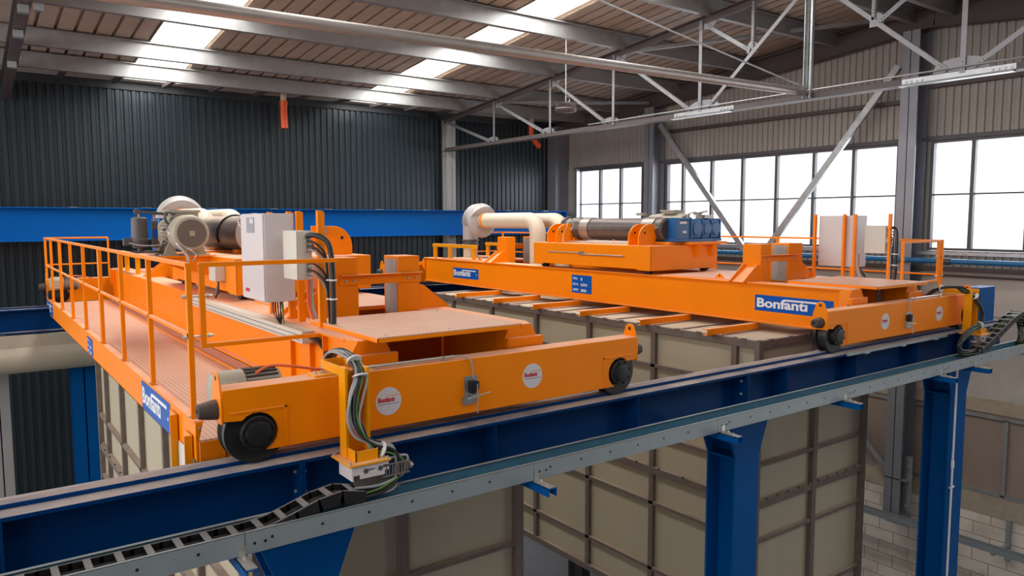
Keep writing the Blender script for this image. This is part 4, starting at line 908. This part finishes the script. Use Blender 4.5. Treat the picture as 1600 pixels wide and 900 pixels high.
# ------------------------------------------------------------ trolleys
def trolley(B, label):
    MB.T = staticmethod((lambda p: (9.6-1.03*(p[0]-3.0), p[1], p[2])) if B else IDENT)
    t = thing('hoist_trolley', label, 'hoist')
    x0, x1, y0, y1, z0, z1 = 2.36, 3.92, 8.15, 11.1, -.79, -.40
    b = MB(); b.prism([(y0,z0),(y0+.28,z0),(y0+.30,z0+.018),(y1-.30,z0+.018),(y1-.28,z0),(y1,z0),(y1,z1),(y0,z1)],'x',x1-.012,x1)
    b.prism([(y0,z0),(y0+.28,z0),(y0+.30,z0+.018),(y1-.30,z0+.018),(y1-.28,z0),(y1,z0),(y1,z1),(y0,z1)],'x',x0,x0+.012)
    b.box(x0,x1,y0,y0+.012,z0,z1); b.box(x0,x1,y1-.012,y1,z0,z1)
    b.box(x0+.002,x1-.002,y0+.002,y1-.002,z1-.012,z1-.002)
    b.build('frame', ORANGE, t, bevel=.012)
    b = MB()
    for x in (x0+.12,x1-.14):
        for y in (y0+.18,y1-.18): b.cyl((x-.04,y,-.765),(x+.04,y,-.765),.085,n=24)
    b.parts('trolley_wheel', BLACK, t)
    def plate(y, xo, w=.42, h=.34):
        pts = [(xo-w,z1-.01),(xo-w+.05,z1+.0),(xo-w+.05,z1+.09),(xo-w,z1+.16),(xo-w,z1+h)]+[(xo-.24+.24*math.cos(R(90-k*9)), z1+h-.24+.24*math.sin(R(90-k*9))) for k in range(11)]+[(xo,z1-.01)]
        o = MB().prism(pts,'y',y-.014,y+.014).build('lug_plate', ORANGE, t, bevel=.004)
        MB().cyl((xo-.13,y-.0155,z1+.2),(xo-.13,y+.0155,z1+.2),.020,n=14).build('lug_hole', HUB, o)
    for y in (8.50,8.72,10.55,10.80): plate(y, x1-.08)
    MB().prism([(3.52,z1),(3.76,z1),(3.68,z1+.20),(3.60,z1+.20)],'y',8.478,8.486).build('lug_stiffener', ORANGE, t)
    MB().cyl((3.47,8.49,-.12),(3.47,8.45,-.12),.040,n=18).cyl((3.47,8.45,-.12),(3.47,8.42,-.12),.02,n=12).box(3.43,3.51,8.47,8.485,-.10,-.06).build('load_pin', CHROME, t)
    MB().cyl((3.50,10.53,-.16),(3.50,10.47,-.16),.035,n=14).tube(smoothpath([(3.50,10.49,-.13),(3.50,10.48,-.01),(3.56,10.48,.03),(3.62,10.48,-.02),(3.66,10.47,-.12),(3.74,10.46,-.25),(3.76,10.45,-.39)]),.006,6).build('sensor_cable', CHROME, t)
    b = MB(); b.cyl((x1+.012,10.65,-.56),(x1+.012,9.65,-.56),.010,n=8); b.cyl((x1+.02,9.75,-.575),(x1+.02,8.72,-.575),.012,n=8); b.box(x1,x1+.03,9.70,9.80,-.59,-.53); b.build('side_rod', DRUMR, t)
    b = MB(); b.cyl((x1-.35,y0+.5,z1+.02),(x1-.35,y1-.2,z1+.02),.012,n=8); b.cyl((x1-.5,y0+.9,z1+.025),(x1-.5,y1-.4,z1+.025),.008,n=8); b.build('top_conduit', CHROME, t)
    if B:
        # drum along the trolley
        xc = 3.30; r = .185; zc = -.15
        d_ = MB().lathe((xc,y0+.22,zc),(0,1,0),[(0,.05),(0,.16),(.03,.19),(.30,.19),(.30,r),(.55,r),(2.05,r),(2.08,.205),(2.26,.205),(2.28,r),(2.42,r),(2.44,.22),(2.47,.225),(2.48,.2),(2.48,.05)],48).build('rope_drum', DRUM, t)
        MB().lathe((xc,y0+.40,zc),(0,1,0),[(0,.17),(0,.205),(.26,.205),(.26,.17)],48).lathe((xc,y1-.98,zc),(0,1,0),[(0,.17),(0,.203),(.22,.203),(.22,.17)],48).parts('drum_band', DRUMR, d_)
        b = MB(); b.box(xc-.15,xc+.15,y0+.6,y0+.9,z1-.002,z1+.09); b.box(xc-.15,xc+.15,y1-.6,y1-.4,z1-.002,z1+.09); b.parts('drum_support', ORANGE, t)
        # motor behind the drum with its terminal box
        m_ = MB(); m_.lathe((2.62,y0+.45,-.12),(0,1,0),[(0,.05),(0,.20),(.05,.235),(.6,.235),(.75,.22),(.78,.05)],36); mo = m_.build('hoist_motor', MOTOR, t)
        MB().box(2.54,2.76,y0+.60,y0+.88,.11,.150).box(2.52,2.78,y0+.58,y0+.90,.150,.175).build('terminal_box', MOTOR, mo)
        MB().box(2.98,3.10,y0+1.0,y0+1.15,.08,.13).build('small_box', MOTOR, t)
        MB().box(2.45,2.80,y0+.5,y0+1.2,z1-.002,z1+.06).build('motor_support', ORANGE, t)
        # blue gearbox at the near end
        g_ = MB(); gy0, gy1 = y0+.02, y0+.40
        g_.box(2.98,3.30,gy0+.02,gy1,-.30,.02); g_.box(2.28,2.98,gy0+.06,gy1,-.30,-.02)
        g_.box(2.96,2.99,gy0,gy1,-.32,.035); g_.box(3.28,3.31,gy0,gy1,-.32,.04); g_.box(2.69,2.71,gy0+.0,gy1,-.31,.02); g_.box(2.48,2.50,gy0+.0,gy1,-.31,.02); g_.box(2.26,2.28,gy0,gy1,-.31,.01)
        for cx_, r_ in ((2.83,.155),(2.59,.125),(2.38,.145)):
            g_.lathe((cx_,gy0+.07,-.14),(0,-1,0),[(0,r_+.012),(.03,r_+.012),(.031,r_),(.055,r_),(.056,r_*.75),(.075,r_*.72),(.076,.02)],12)
        for z_ in (-.27,-.01): g_.box(2.27,2.98,gy0+.02,gy0+.06,z_-.015,z_+.015)
        g_.box(2.24,3.34,gy0,gy1,-.345,-.30); g_.box(2.24,2.46,gy0+.04,gy1,-.03,.03)
        for k in range(14): a = 2*math.pi*k/14; g_.bolt((2.83+.155*math.cos(a),gy0+.03,-.14+.155*math.sin(a)),(0,-1,0),.010)
        for k in range(12): a = 2*math.pi*k/12; g_.bolt((2.40+.145*math.cos(a),gy0+.03,-.13+.145*math.sin(a)),(0,-1,0),.010)
        for k in range(8): g_.bolt((3.02+.04*k,gy0+.02,0),(0,-1,0),.010)
        gb = g_.build('gearbox', GEARB, t, bevel=.01)
        MB().box(3.08,3.24,gy0+.015,gy0+.02,-.06,-.02).box(3.08,3.17,gy0+.015,gy0+.02,-.21,-.17).parts('gearbox_label', STICK, gb)
        b = MB(); b.box(2.34,2.55,gy0+.1,gy0+.3,.03,.09); b.bar((2.42,gy0+.16,.15),(2.75,gy0+.16,.10),.03,.03); b.cyl((2.9,gy0+.15,.0),(2.9,gy0+.15,.10),.03,n=12); b.cyl((2.60,gy0+.15,.0),(2.60,gy0+.15,.14),.02,n=12); b.tube(smoothpath([(2.9,gy0+.15,.10),(2.8,gy0+.1,.13),(2.7,gy0+.1,.09),(2.55,gy0+.15,.12)]),.010,6); b.build('brake_release', DRUMR, gb)
        b = MB(); b.box(2.24,3.10,y0-.10,y0+.45,-.395,-.35); b.box(3.10,3.40,y0+.1,y0+.5,-.395,-.35); b.build('gearbox_shelf', ORANGE, t, bevel=.004)
        for x in (2.52,2.88): MB().add([(x-.055,y0-.085,-.395),(x+.055,y0-.085,-.395),(x+.03,y0-.02,-.60),(x-.03,y0-.02,-.60),(x-.055,y0,-.395),(x+.055,y0,-.395),(x+.03,y0,-.60),(x-.03,y0,-.60)],[(0,1,2,3),(7,6,5,4),(0,3,7,4),(1,5,6,2),(0,4,5,1),(3,2,6,7)]).build('shelf_gusset', ORANGE, t)
    else:
        xc, r, zc, ys = 2.95, .225, -.16, 9.30
        d_ = MB().lathe((xc,ys,zc),(0,1,0),[(0,.05),(0,.25),(.03,.255),(.04,.25),(.05,r),(1.95,r),(1.96,.05)],48).build('rope_drum', DRUMA, t)
        MB().lathe((xc,ys-.005,zc),(0,-1,0),[(0,.252),(.012,.25),(.014,.05)],40).build('drum_flange', PVCG, d_)
        MB().tube([(xc+(r+.012)*math.cos(R(a)),ys+.85+.05*math.sin(R(a*2)),zc+(r+.012)*math.sin(R(a))) for a in range(30,220,12)],.014,6).build('rope', HUB, d_)
        MB().box(xc-.2,xc+.2,ys+.1,ys+.3,z1-.002,z1+.05).box(xc-.2,xc+.2,ys+1.1,ys+1.4,z1-.002,z1+.05).parts('drum_support', ORANGE, t)
        # motor on its outboard shelf, fan cowl to the viewer
        mx, my, mz, mr = 2.10, 8.85, -.135, .205
        mo = MB().lathe((mx,my,mz),(0,1,0),[(.0,.02),(0,.156),(-.002,.156),(-.002,.166),(.012,.186),(.05,mr-.008),(.09,mr),(.26,mr),(.27,mr-.02),(.29,mr-.045),(.85,mr-.045),(.87,mr-.02),(.93,mr-.02),(.94,.05)],48).build('hoist_motor', MOTOR, t)
        MB().lathe((mx,my-.003,mz),(0,-1,0),[(0,.154),(.004,.150),(.005,.01)],36).build('fan_grille', GRILL, mo)
        MB().box(mx-.028,mx+.028,my-.014,my-.008,mz-.028,mz+.028).build('badge', MOTOR, mo)
        b = MB()
        for k in range(26):
            a = 2*math.pi*k/26; b.bar((mx+.172*math.cos(a),my+.29,mz+.172*math.sin(a)),(mx+.172*math.cos(a),my+.85,mz+.172*math.sin(a)),.006,.036,(-math.sin(a),0,math.cos(a)))
        b.parts('cooling_fin', MOTOR, mo)
        MB().box(mx-.14,mx+.16,my+.35,my+.70,mz+.17,mz+.235).box(mx-.16,mx+.18,my+.33,my+.72,mz+.235,mz+.262).build('terminal_box', MOTOR, mo)
        b = MB()
        for s_ in (-1,1):
            for yy in (my+.32,my+.68): b.prism([(mx+s_*.10,mz-.10),(mx+s_*.16,mz-.08),(mx+s_*.23,-.385),(mx+s_*.11,-.385)],'y',yy,yy+.07); b.box(mx+min(s_*.08,s_*.26),mx+max(s_*.08,s_*.26),yy-.02,yy+.12,-.39,-.375)
        b.parts('motor_foot', MOTOR, mo)
        MB().box(1.76,2.42,my+.25,my+1.25,-.415,-.39).prism([(1.80,-.415),(2.37,-.415),(2.37,-.62),(2.28,-.62)],'y',my+.28,my+.30).prism([(1.80,-.415),(2.37,-.415),(2.37,-.62),(2.28,-.62)],'y',my+1.1,my+1.12).build('motor_shelf', ORANGE, t, bevel=.003)
        MB().tube(smoothpath([(mx-.20,my+.30,-.06),(mx-.20,my+.18,-.12),(mx-.15,my+.04,-.24),(mx-.08,my-.04,-.36),(mx-.06,my-.06,-.44)]),.014,8).tube(smoothpath([(mx-.02,my-.05,-.44),(mx+.02,my-.05,-.38),(mx-.01,my-.05,-.33),(mx-.07,my-.04,-.30)]),.008,6).build('motor_conduit', GALV, mo)
        MB().tube(smoothpath([(mx-.10,my+.32,.08),(mx-.2,my+.25,.10),(mx-.22,my+.24,.02),(mx-.17,my+.28,-.06),(mx-.24,my+.30,-.10)]),.014,8).build('terminal_cable', DGREY, mo)
        # drum brake with thruster, left of the motor
        tx, ty = 1.66, 9.35
        br = MB(); br.lathe((tx,ty,-.30),(0,0,1),[(0,.045),(0,.07),(.03,.09),(.07,.092),(.075,.10),(.10,.10),(.105,.088),(.33,.082),(.345,.06),(.35,.02)],28); br.box(tx-.17,tx-.06,ty-.04,ty+.04,-.27,-.19); br.box(tx-.1,tx+.32,ty-.04,ty+.06,-.36,-.335); br.cyl((tx,ty,-.36),(tx,ty,-.30),.03,n=10)
        bo = br.build('brake_thruster', DGREY, t)
        b = MB(); b.bar((tx-.03,ty,.115),(tx+.36,ty,.07),.03,.05); b.bar((tx+.36,ty,.07),(tx+.27,ty,-.35),.04,.07); b.cyl((tx-.02,ty-.03,.11),(tx-.02,ty+.03,.11),.03,n=12); b.cyl((tx+.17,ty-.035,.09),(tx+.17,ty+.03,.09),.022,n=12); b.box(tx+.125,tx+.185,ty-.03,ty+.03,-.30,.0); b.build('brake_lever', DGREY, bo)
        MB().box(tx+.132,tx+.178,ty-.033,ty-.030,-.19,-.09).build('brake_label', SIGNB, bo)
        MB().cyl((tx,ty,.045),(tx,ty,.10),.010,n=8).cyl((tx+.155,ty,-.0),(tx+.155,ty,.08),.008,n=8).cyl((tx+.20,ty-.01,-.36),(tx+.19,ty-.01,-.22),.012,n=8).build('spring_rod', YELLOW, bo)
        MB().lathe((mx,my+1.02,mz),(0,1,0),[(0,.05),(0,.15),(.10,.15),(.10,.05)],32).build('brake_drum', DGREY, bo)
        MB().tube(smoothpath([(tx-.12,ty-.05,-.24),(tx,ty-.12,-.27),(tx+.2,ty-.14,-.26),(tx+.36,ty-.12,-.16)]),.008,6).build('brake_cable', CABLEG, bo)
        MB().box(2.02,2.50,my+1.28,my+1.75,-.38,.04).lathe((2.16,my+1.28,-.14),(0,-1,0),[(0,.17),(.05,.16),(.06,.02)],24).build('gearbox', GEARB, t, bevel=.015)
        MB().box(1.96,3.0,my+1.22,my+1.8,-.405,-.38).build('gearbox_shelf', ORANGE, t)
        # small terminal housing on the trolley side
        MB().box(2.25,2.36,8.55,8.80,-.66,-.47).build('side_box', ENAMG, t, bevel=.006)
        MB().cyl((2.30,8.62,-.66),(2.30,8.62,-.80),.012,n=8).tube(smoothpath([(2.30,8.62,-.70),(2.28,8.62,-.80),(2.26,8.60,-.84)]),.014,8).build('side_lever', DGREY, t)
        pl = [(8.50,z1-.005),(8.78,z1-.005),(8.68,z1+.085),(8.64,z1+.10),(8.60,z1+.085)]
    MB.T = staticmethod(IDENT)
    return t
trolley(False, 'near hoist trolley with beige motor, brake and drum')
trolley(True, 'far hoist trolley with blue gearbox and long dark drum')

# ------------------------------------------------------------ ventilation pipes rising between the girders
def bend(b, c, a0, a1, R_, r, u, w, n=14, m=24):
    c = Vector(c); u = Vector(u); w = Vector(w); b.tube([c+u*(R_*math.cos(R(a0+(a1-a0)*k/n)))+w*(R_*math.sin(R(a0+(a1-a0)*k/n))) for k in range(n+1)], r, m)
def vent(x, yv, yd, label, zc=.0, dx=0.0, r=.165):
    """grey riser with its elbow, then beige pipe running towards the viewer and dropping again"""
    t = thing('vent_pipe', label, 'pipe')
    b = MB(); b.cyl((x,yv,-1.40),(x,yv,-.50),r*1.0,n=28); b.build('riser', PVCB, t)
    b = MB(); b.lathe((x,yv,-.56),(0,0,1),[(0,r),(0,r+.035),(.03,r+.035),(.04,r+.012),(.09,r+.012),(.10,r+.04),(.13,r+.04),(.13,r)],28); b.build('clamp_ring', DGREY, t)
    b = MB(); b.cyl((x,yv,-.45),(x,yv,zc-.02),r*1.04,n=28); b.tube([(x,yv-.30+.30*math.cos(R(a)),zc-.12+.20*math.sin(R(a))) for a in range(0,91,10)]+[(x,yv-.42,zc+.04),(x,yv-.50,zc)],[r*1.04+(.30-r)*(a/90) for a in range(0,91,10)]+[.335,.345],32)
    b.lathe((x,yv-.46,zc),(0,-1,0),[(-.06,.30),(-.02,.375),(.02,.385),(.06,.36),(.085,.30),(.09,.22),(.09,r)],40); b.build('elbow', PVCG, t)
    b = MB(); b.cyl((x,yv-.30,zc),(x+dx,yd+.28,zc),r,n=28); b.build('cross_pipe', PVCB, t)
    b = MB(); bend(b,(x+dx,yd+.28,zc-.28),90,180,.28,r,(0,1,0),(0,0,1)); b.cyl((x+dx,yd,zc-.27),(x+dx,yd,-1.42),r,n=28); b.build('down_elbow', PVCB, t)
    MB().lathe((x,yv-.62,zc),(0,-1,0),[(0,r),(0,r+.012),(.05,r+.012),(.05,r)],28).build('orange_strap', ORANGE, t)
    return t
vent(9.50, 14.55, 12.05, 'grey elbow and beige vent pipe rising behind the far hoist')
t = thing('vent_pipe', 'second beige vent pipe bending down behind the far hoist', 'pipe')
b = MB(); b.cyl((10.0,13.9,.0),(10.0,12.15,.0),.155,n=28); bend(b,(10.0,12.15,-.28),90,180,.28,.155,(0,1,0),(0,0,1)); b.cyl((10.0,11.87,-.27),(10.0,11.87,-1.42),.155,n=28); b.build('pipe', PVCB, t)
vent(2.98, 13.75, 11.62, 'grey elbow and beige vent pipe rising behind the near hoist', .03, -.03)
t = thing('vent_pipe', 'second beige vent pipe bending down behind the near hoist drum', 'pipe')
b = MB(); b.cyl((3.38,13.05,.03),(3.38,11.9,.03),.155,n=28); bend(b,(3.38,11.9,-.25),90,180,.28,.155,(0,1,0),(0,0,1)); b.cyl((3.38,11.62,-.24),(3.38,11.62,-1.42),.155,n=28); b.build('pipe', PVCB, t)

# ------------------------------------------------------------ settle origins: every object gets its own base point, the hall floor becomes z = 0
def rebase():
    bpy.context.view_layer.update()
    org = {}
    def bb(o):
        vs = [v.co for v in o.data.vertices] if o.type == 'MESH' else []
        for c in o.children: vs = vs+bb(c)
        return vs
    objs = [o for o in SC.objects if o.type in ('MESH','EMPTY')]
    for o in objs:
        vs = [v.co for v in o.data.vertices] if o.type == 'MESH' else bb(o)
        xs = [v.x for v in vs]; ys = [v.y for v in vs]; zs = [v.z for v in vs]
        org[o] = Vector(((min(xs)+max(xs))/2, (min(ys)+max(ys))/2, min(zs)))
    for o in objs:
        if o.type == 'MESH': o.data.transform(Matrix.Translation(-org[o]))
        o.location = org[o]-(org[o.parent] if o.parent else Vector((0,0,-LIFT)))
rebase()
